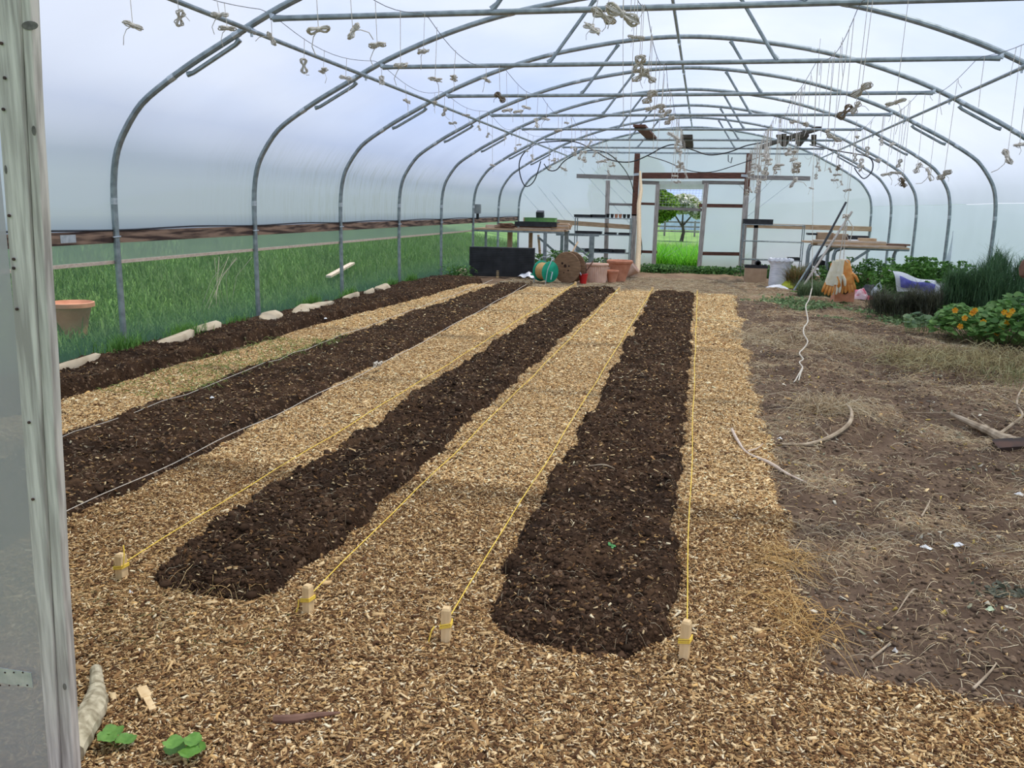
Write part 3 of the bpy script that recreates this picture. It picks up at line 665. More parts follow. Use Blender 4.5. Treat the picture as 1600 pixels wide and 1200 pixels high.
def strands(name, x, y, Lm, rad, cols, label, cat, lift=0.012, parent=None, curl=0.9, kind='stuff'):
    N = len(x); a = rng.random(N) * 6.283; cu = (rng.random(N) - 0.5) * 2 * curl; seg = 4; Ls = Lm * (0.35 + 1.1 * rng.random(N) ** 1.5)
    px, py = x.copy(), y.copy(); rings = []
    hgt = lift * rng.random(N) * 2
    for i in range(seg + 1):
        tt = i / seg; zz = topz(px, py) + 0.003 + hgt * math.sin(math.pi * tt) ; c = np.stack([px, py, zz], -1)
        an = a + cu * tt; side = np.stack([-np.sin(an), np.cos(an), 0 * an], -1); rr = rad * (1.0 - 0.5 * tt)
        rings.append(np.stack([c + side * rr, c - side * rr, c + np.array([0, 0, 1.6]) * rr], 1))
        px = px + np.cos(an) * Ls / seg; py = py + np.sin(an) * Ls / seg
    V = np.stack(rings, 1).reshape(-1, 3); fl_ = []
    for i in range(seg):
        for j in range(3):
            fl_.append((i * 3 + j, i * 3 + (j + 1) % 3, (i + 1) * 3 + (j + 1) % 3, (i + 1) * 3 + j))
    Fc = (np.array(fl_)[None] + np.arange(N)[:, None, None] * (3 * (seg + 1))).reshape(-1, 4)
    o = fast_mesh(name, V, Fc, M_straw, np.repeat(cols, 3 * (seg + 1), 0), parent)
    if kind: tag(o, label, cat, None, kind)
    return o
def strawcol(N, lo=0.5, hi=1.1):
    P = np.array([(0.62, 0.48, 0.29), (0.50, 0.38, 0.22), (0.72, 0.62, 0.43), (0.36, 0.25, 0.15)]); return P[rng.integers(0, 4, N)] * (lo + (hi - lo) * rng.random((N, 1)))
# bare plot on the right: straw and roots
N = 110000; x = 0.35 + 4.2 * rng.random(N); y = 2.3 + 13.5 * rng.random(N) ** 1.5
dens = np.clip((fbm(x, y, 1.6, 4, 31) - 0.40) * 4, 0.16, 1); ok = (rng.random(N) < dens * 0.8) & visible(x, y) & (chipmask(x, y) < 0.5); x, y = x[ok], y[ok]
strands('straw_litter', x, y, 0.085, 0.0014, strawcol(len(x), 0.6, 1.5), 'dry straw and roots scattered over the bare plot on the right', 'straw')
# dry trampled end strip
N = 14000; x = -4.0 + 6.5 * rng.random(N); y = 15.9 + 5.0 * rng.random(N); x, y = x[visible(x, y)], y[visible(x, y)]
strands('straw_litter', x, y, 0.16, 0.003, strawcol(len(x), 0.6, 1.1), 'trampled straw on the bare ground in front of the far doorway', 'straw')
# sparse straw in the beds
N = 16000; x = -5.3 + 5.4 * rng.random(N); y = 2.65 + 13.3 * rng.random(N) ** 1.5; ok = in_bed(x, y) & visible(x, y) & (rng.random(N) < .5); x, y = x[ok], y[ok]
strands('straw_litter', x, y, 0.055, 0.0009, strawcol(len(x), 0.35, 0.9), 'short stalks and fibres mixed into the dark compost beds', 'straw', 0.010)
# right plot crumbs and clods
N = 42000; x = 0.3 + 4.3 * rng.random(N); y = 2.4 + 13 * rng.random(N) ** 1.8; ok = visible(x, y) & (chipmask(x, y) < 0.4); x, y = x[ok], y[ok]
sz = 0.003 + 0.012 * rng.random(len(x)) ** 2.5
o = scatter_clods('soil_crumbs', np.stack([x, y], -1), sz, floorz, (0.15, 0.102, 0.068)); tag(o, 'loose crumbs of brown soil on the bare plot', 'soil', None, 'stuff')
# a few chips & leaf bits on the plot
N = 9000; x = 0.5 + 4.0 * rng.random(N); y = 2.5 + 9 * rng.random(N) ** 1.4; ok = visible(x, y) & (rng.random(N) < np.clip((fbm(x, y, 2.2, 3, 77) - .4) * 4, 0, 1)); x, y = x[ok], y[ok]; K = len(x)
L_ = 0.022 * (0.4 + 1.2 * rng.random(K) ** 2); W_ = L_ * (0.25 + 0.5 * rng.random(K))
o = boxes('leaf_litter', x, y, topz(x, y) + 0.006, L_, W_, W_ * 0.15, np.array([(0.55, 0.45, 0.28), (0.42, 0.31, 0.19), (0.70, 0.64, 0.50), (0.60, 0.44, 0.12), (0.3, 0.3, 0.2)])[rng.integers(0, 5, K)] * (0.5 + 0.6 * rng.random((K, 1))), 0.7)
tag(o, 'shrivelled leaf scraps on the bare plot at the right', 'leaves', None, 'stuff')
# pine needles and dry stems where the bed meets the chips, front left
N = 1100; x = -2.5 + 1.15 * rng.random(N); y = 2.28 + 0.46 * rng.random(N); gcol = strawcol(N, 0.9, 1.5); gcol[rng.random(N) < 0.16] = (0.20, 0.28, 0.15)
gcol = gcol * np.array([1.0, .86, .62]); strands('needle_litter', x, y, 0.085, 0.0013, gcol, 'dry needles and stalks lying at the near end of the second bed', 'straw', 0.005, curl=.4)
N = 700; x = -4.6 + 0.9 * rng.random(N); y = 5.5 + 3.0 * rng.random(N); 
strands('creeping_grass', x, y, 0.12, 0.0022, np.array([(0.20, 0.28, 0.07)]) * (0.6 + rng.random((N, 1))), 'thin green grass creeping over the left chip path', 'grass', 0.03)

# ================================================================== stakes and strings
def stake(px, py, h, wd, label, lean=0, string=True, tail=None):
    g = ground(px, py, 0.0); z0 = tz(g.x, g.y)
    t = thing('wooden_stake', label, 'stake', (g.x, g.y, z0), random.uniform(-0.3, 0.3), 'stakes holding the yellow strings')
    MB().add([(-wd / 2, -wd / 2, -0.03), (wd / 2, -wd / 2, -0.03), (wd / 2, wd / 2, -0.03), (-wd / 2, wd / 2, -0.03)] + [(sx * wd / 2 * .97 + lean, sy * wd / 2 * .97, h - .008) for sx, sy in ((-1, -1), (1, -1), (1, 1), (-1, 1))] + [(sx * wd / 2 * .72 + lean, sy * wd / 2 * .72, h) for sx, sy in ((-1, -1), (1, -1), (1, 1), (-1, 1))],
             [(0, 3, 2, 1), (0, 1, 5, 4), (1, 2, 6, 5), (2, 3, 7, 6), (3, 0, 4, 7), (4, 5, 9, 8), (5, 6, 10, 9), (6, 7, 11, 10), (7, 4, 8, 11), (8, 9, 10, 11)]).build('peg', M_pale, t, smooth=False)
    if string:
        b = MB(); w2 = wd / 2 + .003
        for zz in (h * 0.48, h * 0.52, h * 0.57):
            b.tube([(lean * .5 + w2 * sx, w2 * sy, zz + 0.004 * sx) for sx, sy in ((-1, -1), (1, -1), (1, 1), (-1, 1))], 0.0028, 6, closed=True)
        if tail: b.tube([(tail[0][0] * .6 - 0.01, -w2, h * .5)] + [(q[0], q[1], q[2]) for q in tail], 0.0026, 6)
        b.build('knot', M_yellow, t, label='yellow twine wound round the stake')
    return Vector((g.x + lean, g.y, z0 + h))
A1 = stake(191, 905, 0.112, 0.034, 'pale wooden stake at the near left corner of the second bed', tail=[(0.03, -0.02, 0.07), (0.035, -0.015, 0.12), (0.02, 0, 0.15)])
A2 = stake(482, 960, 0.115, 0.031, 'pale wooden stake at the near right corner of the second bed', tail=[(-0.03, -0.02, 0.03), (-0.035, -0.03, 0.005)])
A3 = stake(697, 1008, 0.130, 0.031, 'pale wooden stake at the near left corner of the bed beside the centre', tail=[(-0.045, -0.03, 0.055), (-0.055, -0.03, 0.012)])
A4 = stake(1069, 1028, 0.145, 0.031, 'pale wooden stake at the near right corner of the bed beside the centre')
F1 = stake(899, 449, 0.13, 0.045, 'small pale stake at the far left corner of the second bed', string=False)
F2 = stake(967, 458, 0.12, 0.040, 'small pale stake at the far right corner of the second bed', string=False)
F3 = stake(1019, 463, 0.13, 0.045, 'small pale stake at the far left corner of the bed beside the centre', string=False)
F4 = stake(1089, 463, 0.12, 0.040, 'small pale stake at the far right corner of the bed beside the centre', string=False)
F5 = stake(778, 430, 0.16, 0.06, 'brown wooden peg standing in front of the black ribbed box', string=False)
def string_line(a, b, m, label, r0=0.0021, r1=0.0045, sag=0.02, mids=None, jitter=0.004):
    P = []; R = []; n = 40
    for i in range(n + 1):
        t = i / n; q = Vector(a).lerp(Vector(b), t); q.z -= sag * 4 * t * (1 - t); q.z += jitter * math.sin(i * 1.7)
        q.x += jitter * math.sin(i * 0.9 + r0 * 900); q.z = max(q.z, tz(q.x, q.y) + 0.008); P.append(q); R.append(r0 + (r1 - r0) * t)
    return tag(MB().tube(P, R, 6).build('string_line', m), label, 'string')
string_line(A1 - Vector((0, 0, 0.045)), F1 - Vector((0, 0, .03)), M_yellow, 'yellow string along the left edge of the second bed')
string_line(A2 - Vector((0, 0, 0.045)), F2 - Vector((0, 0, .03)), M_yellow, 'yellow string along the right edge of the second bed')
string_line(A3 - Vector((0, 0, 0.05)), F3 - Vector((0, 0, .03)), M_yellow, 'yellow string along the left edge of the bed beside the centre')
string_line(A4 - Vector((0, 0, 0.05)), F4 - Vector((0, 0, .03)), M_yellow, 'yellow string along the right edge of the bed beside the centre')
g0 = ground(60, 828, 0.05); g1 = ground(590, 576, 0.05); g2 = ground(822, 447, 0.05)
P = [g0.lerp(g1, i / 20) for i in range(21)] + [g1.lerp(g2, i / 20) for i in range(1, 21)]
for i, q in enumerate(P): q.z = max(0.07 + 0.008 * math.sin(i), tz(q.x, q.y) + 0.012)
tag(MB().tube(P, [0.0019 + 0.0022 * i / 40 for i in range(41)], 6).build('string_line', M_white), 'white string along the right edge of the broad brown bed', 'string')
b = MB(); c = g1.copy(); c.z = 0.09
b.tube([c + Vector((0.05 * math.cos(i) * (0.4 + .1 * (i % 3)), 0.06 * math.sin(i * 1.3), 0.02 * math.sin(i * 2.1))) for i in range(26)], 0.006, 6)
tag(b.build('string_knot', M_white), 'tangled knot in the white string, beside the broad brown bed', 'string')
g0 = ground(60, 706, 0.05); g2 = ground(770, 441, 0.03)
P = [g0.lerp(g2, i / 40) for i in range(41)]
for i, q in enumerate(P): q.z = max(0.07 + 0.008 * math.sin(i), tz(q.x, q.y) + 0.02)
tag(MB().tube(P, [0.0019 + 0.0022 * i / 40 for i in range(41)], 6).build('string_line', M_white), 'white string along the left edge of the broad brown bed', 'string')

# ================================================================== branches, sticks, scraps on the ground
def stick(name, pts, r, m, label, cat, n=7, dz=0.0, sub=5, forks=()):
    P = [Vector((x, y, tz(x, y) + z)) for x, y, z in pts]
    R0 = r if isinstance(r, (list, tuple)) else [r] * len(pts)
    S = smooth_path(P, sub); R = [float(np.interp(i / sub, range(len(R0)), R0)) * (1 + 0.08 * math.sin(i * 2.3)) for i in range(len(S))]
    b = MB(); b.tube(S, R, n)
    for fk, fr in forks:
        Pf = [Vector((x, y, tz(x, y) + z)) for x, y, z in fk]; Sf = smooth_path(Pf, 4); b.tube(Sf, [fr * (1 - 0.7 * i / len(Sf)) for i in range(len(Sf))], 6)
    return tag(b.build(name, m), label, cat)
stick('branch', [(0.60, 5.68, 0.012), (0.78, 5.80, 0.02), (0.95, 5.95, 0.025), (1.08, 6.10, 0.04), (1.13, 6.32, 0.06), (1.12, 6.50, 0.08)], [0.006, 0.011, 0.015, 0.016, 0.011, 0.006], M_twig, 'curved brown branch lying below the straw tangle on the bare plot', 'branch', forks=[([(0.93, 5.93, 0.03), (0.88, 6.05, 0.05), (0.87, 6.22, 0.05)], 0.005)])
stick('branch', [(0.28, 5.82, 0.03), (0.31, 5.55, 0.025), (0.36, 5.28, 0.012), (0.48, 5.12, 0.02), (0.57, 4.95, 0.012), (0.66, 4.80, 0.006)], [0.010, 0.010, 0.006, 0.011, 0.008, 0.003], M_batten, 'long pale peeled stick at the edge of the right chip path', 'branch', forks=[([(0.36, 5.30, 0.02), (0.42, 5.36, 0.03), (0.46, 5.42, 0.05)], 0.006)])
stick('branch', [(1.93, 6.83, 0.05), (2.02, 6.68, 0.05), (2.10, 6.50, 0.05), (2.13, 6.32, 0.04), (2.17, 6.12, 0.02)], [0.014, 0.024, 0.030, 0.036, 0.058], M_twig, 'thick forked branch at the right edge of the bare plot', 'branch', n=9,
      forks=[([(2.13, 6.36, 0.06), (2.25, 6.50, 0.08), (2.35, 6.62, 0.12), (2.40, 6.9, 0.16), (2.50, 7.15, 0.20), (2.68, 7.45, 0.22)], 0.012), ([(2.40, 6.8, 0.14), (2.32, 6.95, 0.18), (2.20, 7.05, 0.20)], 0.006), ([(1.95, 6.85, 0.05), (1.80, 6.98, 0.03), (1.68, 7.05, 0.01)], 0.007), ([(2.1, 6.52, .07), (2.04, 6.72, 0.11), (2.12, 6.60, 0.12), (2.28, 6.5, 0.09)], 0.005)])
b = MB(); b.grid(lambda u, v: (2.00 + 0.75 * u, 5.95 + 0.16 * v + 0.1 * u, tz(2.1, 6.1) + 0.02 + 0.035 * math.sin(u * 3) + 0.02 * v), 10, 4)
b2 = MB(); b2.grid(lambda u, v: (2.00 + 0.75 * u, 5.945 + 0.1 * u, tz(2.1, 6.1) - 0.01 + (0.035 + 0.035 * math.sin(u * 3)) * v), 10, 1); b.add(b2.v, b2.f)
tag(b.build('rusty_sheet', M_rust), 'curled rusty metal sheet under the thick branch, right edge', 'sheet')
# straw tangle
def tangle(name, cx, cy, sx, sy, h, N, cols, label, cat, rad=0.002, Lm=0.35):
    a = rng.random(N) * 6.283; r = np.sqrt(rng.random(N)); x = cx + sx * r * np.cos(a); y = cy + sy * r * np.sin(a)
    return strands(name, x, y, Lm, rad, cols, label, cat, h, None, 2.6, None) if False else tag(strands(name, x, y, Lm, rad, cols, label, cat, h, None, 2.6), label, cat)
tangle('straw_tangle', 1.02, 6.66, 0.20, 0.18, 0.07, 240, strawcol(240, 0.9, 1.2), 'curled heap of pale straw above the curved branch', 'straw')
tangle('root_tangle', 0.43, 3.68, 0.10, 0.10, 0.03, 110, strawcol(110, 0.9, 1.2) * np.array([1.15, 0.95, 0.6]), 'yellowish root tangle at the edge of the right chip path', 'roots', 0.0016, 0.22)
tangle('root_tangle', 0.44, 3.08, 0.08, 0.16, 0.05, 90, strawcol(90, 0.9, 1.2) * np.array([1.15, 0.92, 0.55]), 'golden root strands arching onto the chips, lower right', 'roots', 0.0016, 0.26)
tangle('straw_tangle', 1.3, 10.5, 0.9, 0.7, 0.05, 700, strawcol(700, 0.7, 1.1), 'thin drift of straw in front of the hanging gloves', 'straw', 0.003, 0.3)
tangle('straw_tangle', 2.9, 9.4, 1.0, 0.8, 0.08, 1500, strawcol(1500, 0.6, 1.0) * np.array([0.95, 1.0, 0.8]), 'dry greenish grass in front of the nasturtium', 'straw', 0.0025, 0.3)
stick('log', [(-1.775, 2.07, 0.05), (-1.70, 1.98, 0.055), (-1.635, 1.89, 0.06), (-1.60, 1.80, 0.05), (-1.56, 1.70, 0.035)], [0.017, 0.021, 0.036, 0.040, 0.034], M_log, 'pale crooked log standing beside the door post, bottom left', 'log', n=10)
stick('stick', [(-1.13, 2.00, 0.02), (-1.08, 2.02, 0.022), (-1.02, 2.05, 0.02), (-0.96, 2.09, 0.012)], [0.012, 0.013, 0.010, 0.003], M_bark, 'short reddish brown stick lying on the foreground chips', 'stick')
b = MB(); q0 = Vector((-1.60, 2.05, tz(-1.6, 2.05) + 0.02)); q1 = Vector((-1.50, 1.965, tz(-1.5, 1.96) + 0.015))
b.bar(q0, q0.lerp(q1, .45), 0.030, 0.008); b.bar(q0.lerp(q1, .40), q1, 0.020, 0.006)
tag(b.build('wood_shard', M_pale, smooth=False), 'large pale splinter of wood on the chips near the door post', 'wood')
for px, py, sx, sy, lab in ((1448, 850, .05, .025, 'flat white scrap nearest the camera on the bare plot'), (1498, 846, .06, .03, 'crumpled white scrap on the bare plot, right of a flat one'), (1545, 965, .03, .02, 'pale green leaf scrap at the lower right of the bare plot'), (1400, 1008, .018, .014, 'tiny white scrap beside the lower twig of the bare plot'),
        (508, 503, .06, .05, 'white stone on the bed along the left wall'), (578, 500, .07, .05, 'cream stone on the left chip path'), (738, 575, .04, .04, 'white fleck on the second bed, middle'), (332, 632, .03, .03, 'small white stone on the broad brown bed'), (1219, 680, .03, .03, 'small white pebble left of the curved branch'), (204, 930, .02, .018, 'white scrap at the near left stake of the second bed'),
        (1595, 767, .05, .04, 'cream paper scrap at the right edge of the plot'), (1010, 460 + 20, .05, .05, 'pale pebble at the far end of the centre path')):
    g = ground(px, py, 0.0); z = tz(g.x, g.y)
    b = MB(); ang = random.random() * 6
    b.grid(lambda u, v: (sx * (u - .5) * math.cos(ang) - sy * (v - .5) * math.sin(ang), sx * (u - .5) * math.sin(ang) + sy * (v - .5) * math.cos(ang), 0.016 - 0.05 * ((u - .5) ** 2 + (v - .5) ** 2) + 0.004 * math.sin(u * 9 + v * 5)), 5, 5)
    nb = len(b.v); b.grid(lambda u, v: (sx * (u - .5) * math.cos(ang) - sy * (v - .5) * math.sin(ang), sx * (u - .5) * math.sin(ang) + sy * (v - .5) * math.cos(ang), 0.004), 5, 5)
    for q in range(nb): b.v[q] = (b.v[q][0], b.v[q][1], max(b.v[q][2], 0.0045))
    o = b.build('scrap', M_paper if 'leaf' not in lab else mat('pale_leaf', (0.45, 0.55, 0.35), (0.55, 0.62, 0.42), 9)); o.location = (g.x, g.y, z); tag(o, lab, 'scrap')
# slim twigs on the plot
for i, (a_, b_, lab) in enumerate((((1435, 905), (1400, 955), 'straight grey twig low on the bare plot'), ((1360, 1030), (1392, 995), 'bleached twig at the front edge of the bare plot'), ((1520, 1080), (1555, 1050), 'dark crossed twig near the lower right corner'), ((1440, 808), (1453, 782), 'thin pale bent twig in the middle of the bare plot'), ((920, 862 - 120), (960, 750), 'thin straw stem lying across the centre bed'))):
    g = ground(*a_); h = ground(*b_); k_ = g.lerp(h, .5)
    stick('twig', [(g.x, g.y, .012), (k_.x + .01, k_.y, .02), (h.x, h.y, .012)], [.005, .004, .002], M_twig, lab, 'twig')

# pale edging stones along the left wall
for i, (px, py, sx, sy) in enumerate(((118, 576, .40, .16), (275, 537, .50, .18), (322, 520, .42, .15), (425, 500, .34, .2), (478, 488, .52, .26), (500, 482, .5, .2), (548, 467, .36, .16), (577, 461, .3, .16), (598, 454, .34, .18), (722, 424, .5, .22))):
    g = ground(px, py, 0.06); xx = max(g.x, -5.36)
    b = MB(); prof = [(0.02, 0.085), (0.8, 0.085), (1, 0.06), (1, 0), (0.9, -0.03)]
    b.lathe([(r * .5, z) for r, z in prof[::-1]], n=9); b.v = [(x * sy * (1 + .15 * math.sin(i * 3 + y * 9)), y * sx * 1.45 * (1 + .12 * math.cos(i + x * 7)), z + 0.02 * math.sin(i + x * 4)) for x, y, z in b.v]
    o = b.build('edging_stone', M_stone); o.location = (xx, g.y, 0.055 + gz(xx, g.y)); o.rotation_euler = (0.05, 0, 0.1 * math.sin(i * 2))
    tag(o, 'pale flat stone along the left wall, ' + ['nearest the door post', 'second one, just past the first post', 'just before the second post', 'right beside the second post', 'broad tilted slab past the second post', 'smaller one touching the broad slab', 'first one past the third post', 'second one past the third post', 'just before the fourth post', 'by the black ribbed box'][i], 'stone', 'stones along the left wall')

# ================================================================== wires and hanging twine
WX = [-3.82, -2.36, -0.53, 1.04, 2.60]
WN = ['far left', 'left', 'middle', 'right', 'far right']
WZ = [3.12, 3.06, 3.06, 3.05, 3.06]
for i, x in enumerate(WX):
    P = []
    ym = YF
    while ym < YE:
        ph = ((ym - Y0) / STEP) % 1.0; P.append((x + 0.02 * math.sin(ym * 1.3 + i), ym, WZ[i] - 0.13 * math.sin(math.pi * ph) * (1 + .4 * math.sin(int((ym - Y0) / STEP) * 2.7 + i)))); ym += 0.2167
    tag(MB().tube(P, 0.003, 5).build('line_wire', M_wire), 'thin sagging wire strung across the tie bars, ' + WN[i] + ' of the five', 'wire', 'five wires along the tunnel')
def wire_z(i, y):
    ph = ((y - Y0) / STEP) % 1.0; return WZ[i] - 0.13 * math.sin(math.pi * ph) * (1 + .4 * math.sin(int((y - Y0) / STEP) * 2.7 + i))
def hank_mesh(seed, L_=0.10, W_=0.028, turns=6, r=0.0035):
    rd = random.Random(seed); b = MB()
    for k in range(turns):
        ph = rd.uniform(-0.5, 0.5); tw = rd.uniform(-0.6, 0.6); la = L_ * rd.uniform(.75, 1.1) / 2; wa = W_ * rd.uniform(.5, 1.3)
        P = []
        for j in range(18):
            t = 2 * math.pi * j / 18; xx = la * math.cos(t); yy = wa * math.sin(2 * t) * .75
            P.append((xx, yy * math.cos(tw), yy * math.sin(tw) + ph * 0.012 + 0.05 * xx * ph))
        b.tube(P, r, 5, closed=True)
    for k in range(3): b.tube([((k - 1) * .005, W_ * .36 * math.cos(t), W_ * .36 * math.sin(t)) for t in [2 * math.pi * j / 10 for j in range(10)]], r, 5, closed=True)
    # loose tail with a fray
    s = rd.choice((-1, 1)); b.tube([(0, 0, 0), (s * .03, .0, -.03), (s * .045, 0.01, -.07), (s * .035, 0, -.11)], r * .7, 4)
    bm_ = b; R = Matrix.Rotation(rd.uniform(-1.2, 1.2), 3, 'Y') @ Matrix.Rotation(rd.uniform(-.5, .5), 3, 'Z')
    bm_.v = [tuple(R @ Vector(p)) for p in bm_.v]; return bm_
HANKS = []
for s_ in range(7):
    o = hank_mesh(s_ * 13 + 2).build('hank', M_twine); HANKS.append(o.data); bpy.data.objects.remove(o)
DARKH = hank_mesh(99, 0.13, 0.05, 9).build('hank', M_twined); DK = DARKH.data; bpy.data.objects.remove(DARKH)
BIG = []
for s_ in (5, 23, 41):
    o = hank_mesh(s_, 0.20, 0.05, 10, 0.0042).build('hank', M_twine); BIG.append(o.data); bpy.data.objects.remove(o)
BAY = ['in front of the nearest hoop', 'between the nearest and second hoops', 'between the second and third hoops', 'between the third and fourth hoops', 'between the fourth and fifth hoops', 'between the fifth and sixth hoops', 'between the sixth and seventh hoops', 'between the last two hoops', 'by the end wall']
PEND = []
def bundle(i, y, z, me=None, sc=1.0): PEND.append((i, y, z, me, sc))
near = [(0, 205, 40), (0, 340, 24), (0, 277, 28), (0, 352, 44), (0, 425, 60), (0, 477, 103), (1, 493, 46), (0, 508, 110), (1, 547, 48), (0, 542, 93), (1, 587, 70), (1, 664, 80), (0, 596, 125), (1, 626, 103), (0, 633, 132), (1, 683, 124), (1, 712, 122), (1, 759, 125),
        (0, 679, 160), (0, 695, 175), (0, 709, 193), (0, 730, 180), (0, 749, 200), (0, 761, 211), (0, 788, 217), (0, 768, 258), (1, 790, 172), (1, 808, 174), (1, 822, 168), (1, 840, 192), (1, 855, 186), (1, 884, 192), (1, 872, 204), (0, 812, 226), (0, 825, 236)]
for i, px, py in near:
    q = atx(px, py, WX[i])
    if q.y < 2.4 or q.y > 24.5: continue
    bundle(i, q.y, q.z)
q = atx(779, 152, WX[1]); bundle(1, q.y, q.z, DK, 0.8)
for px, py, sc in ((925, 44, .8), (943, 25, 1.0), (973, 22, 1.25), (985, 30, .8), (994, 58, .75), (999, 100, 1.1), (1001, 118, 1.0), (1014, 120, .9), (1015, 152, 1.2), (1022, 168, 1.2), (1034, 170, 1.0), (1040, 178, 1.1), (1046, 188, 1.1), (1052, 212, 1.3), (1058, 224, 1.2), (1062, 232, 1.1), (1063, 240, .9), (1062, 258, 1.4)):
    Yb = {True: 5.9}.get(py < 60, None)
    X3 = WX[2] + (-.12 if px < 960 else 0) ; q = atx(px, py, X3)
    if q.y < 3 or q.y > 24.6 or q.z > 3.0: q = at(px, py, 6.2 if py < 60 else 9.2 if py < 110 else 13 if py < 175 else 17.5)
    PEND.append((('x', q.x), q.y, q.z, random.choice(BIG), sc * .62))
for (px, py, Yb, me, sc) in ((1350, 140, 8.2, BIG[0], .75), (1340, 168, 9.4, HANKS[2], 1.1), (1403, 160, 7.6, BIG[1], .68), (1320, 175, 10.2, DK, 1.0), (1300, 215, 13, BIG[2], .9), (1290, 205, 14.5, HANKS[1], 1.5), (1345, 255, 14, HANKS[3], 1.4), (1374, 250, 12.2, HANKS[4], 1.1), (1385, 272, 11.5, HANKS[0], 1), (1398, 270, 11.1, HANKS[5], 1),
                           (1408, 285, 10.6, DK, .75), (1432, 262, 9.8, HANKS[2], 1), (1453, 272, 9.4, HANKS[6], 1), (1478, 273, 8.8, BIG[0], .6), (1590, 226, 5.6, BIG[1], .42), (1572, 245, 5.8, HANKS[3], .8), (1247, 262, 15.2, BIG[0], 1.1), (1242, 285, 16, HANKS[2], 1.6),
                           (1305, 282, 17, HANKS[1], 1.2), (1322, 297, 15, HANKS[4], 1.2), (1310, 262, 19, DK, 1.0), (1357, 236, 16, HANKS[6], 1.3), (1338, 214, 15.5, HANKS[5], 1.3)):
    for wi_ in (3, 4):
        q = atx(px, py, WX[wi_])
        if 4.0 < q.y < 24.5 and 1.5 < q.z < 2.98 and abs(math.log(q.y / Yb)) < .6: PEND.append((wi_, q.y, q.z, me, sc * q.y / Yb)); break
    else:
        q = at(px, py, Yb); PEND.append((('x', q.x), q.y, q.z, me, sc))
rd = random.Random(3)
for i, ya, yb, n_ in ((1, 15, 24, 16), (0, 17, 24, 10), (2, 14, 23, 8), (3, 9.0, 14, 8), (3, 14, 20, 20), (3, 19, 24, 14), (4, 13, 24, 12), (3, 15, 19, 6)):
    for j in range(n_):
        y = rd.uniform(ya, yb); z = wire_z(i, y) - (rd.uniform(.25, .55) if i < 2 else rd.uniform(.35, 1.0)); PEND.append((i, y, z, None, rd.uniform(1.0, 1.5) if y > 15 else 1.0))
PEND.sort(key=lambda q: q[1])
SIDEN = {0: 'far left wire', 1: 'left wire', 2: 'middle wire', 3: 'right wire', 4: 'far right wire'}
cnt = {}
for (i, y, z, me, sc) in PEND:
    if isinstance(i, tuple):
        x = i[1]; wi = min(range(5), key=lambda k: abs(WX[k] - x))
    else: x = WX[i] + 0.02 * math.sin(y * 1.3 + i); wi = i
    zt = wire_z(wi, y)
    if z > zt - .06: z = zt - .2
    bay = max(0, min(7, int((y - HY[1]) / STEP) + 1 if y > HY[1] else 0))
    key = (wi, bay); cnt[key] = cnt.get(key, 0) + 1
    me = me or rd.choice(HANKS)
    look = 'dirty brown' if me is DK else 'large cream' if me in BIG else 'small cream'
    if y < HY[1]: bn = 'before the nearest visible hoop'
    else: bn = BAY[max(1, min(7, int((y - HY[1]) / STEP) + 1))]
    drop = zt - z; ln = 'short' if drop < .35 else 'long' if drop > .7 else 'medium'
    wl = ['far left wire', 'left wire', 'middle wire', 'right wire', 'far right wire'][wi]; hb = 'before first hoop' if y < HY[1] else 'hoops ' + ['one to two', 'two to three', 'three to four', 'four to five', 'five to six', 'six to seven', 'seven to eight'][min(6, int((y - HY[1]) / STEP))]
    od_ = ['first', 'second', 'third', 'fourth', 'fifth', 'sixth', 'seventh', 'eighth', 'ninth', 'tenth', 'eleventh', 'twelfth', 'thirteenth', 'fourteenth', 'fifteenth', 'sixteenth', 'seventeenth', 'eighteenth', 'nineteenth', 'twentieth'][min(19, cnt[key] - 1)]
    orde = ['', ', second from the front', ', third from the front', ', fourth from the front', ', fifth from the front', ', sixth from the front', ', seventh from the front', ', eighth from the front', ', ninth from the front', ', tenth from the front', ', eleventh from the front', ', twelfth from the front']
    t = thing('twine_bundle', '%s twine hank on %s string, %s, %s, %s along' % (look, ln, wl, hb, od_), 'twine', (x, y, z), rd.uniform(0, 6.28), 'hanks of twine hanging from the %s' % SIDEN[wi])
    ho = bpy.data.objects.new('hank', me); SC.collection.objects.link(ho); ho.parent = t; sc *= 1.3 if y < 14 else 1.1; ho.scale = (sc, sc, sc)
    tx = (WX[wi] - x) * 0.9 if abs(WX[wi] - x) < .25 else 0.0
    cz, sz_ = math.cos(-t.rotation_euler.z), math.sin(-t.rotation_euler.z)
    MB().tube([(0, 0, 0), (tx * .5 * cz, tx * .5 * sz_, drop * .5), (tx * cz, tx * sz_, drop)], 0.0016 + y * 0.00013, 4).build('drop_string', M_white, t)
# bare cut strings left hanging (no hank)
b_names = 0
for i, ya, yb, n_ in ((3, 7.5, 24, 44), (2, 5.0, 20, 20), (4, 8, 24, 22), (1, 14, 24, 10)):
    for j in range(n_):
        y = ya + (yb - ya) * (j + rd.random() * .6) / n_; zt = wire_z(i, y); dl = rd.choice((.10, .14, .35, .6, 1.0)) * rd.uniform(.8, 1.2) * (1.0 if i in (2, 3) else .6)
        x = WX[i] + rd.uniform(-.02, .02); bx = rd.uniform(-.05, .05)
        bn = BAY[max(1, min(7, int((y - HY[1]) / STEP) + 1))] if y > HY[1] else 'before the nearest visible hoop'
        tag(MB().tube([(x, y, zt), (x + bx * .3, y + .01, zt - dl * .5), (x + bx, y, zt - dl)], 0.0014 + y * 0.00016, 4).build('cut_string', M_white), 'cut string dangling without a hank, %s, %s' % (SIDEN[i], bn), 'string', 'cut strings dangling from the %s %s' % (SIDEN[i], bn))

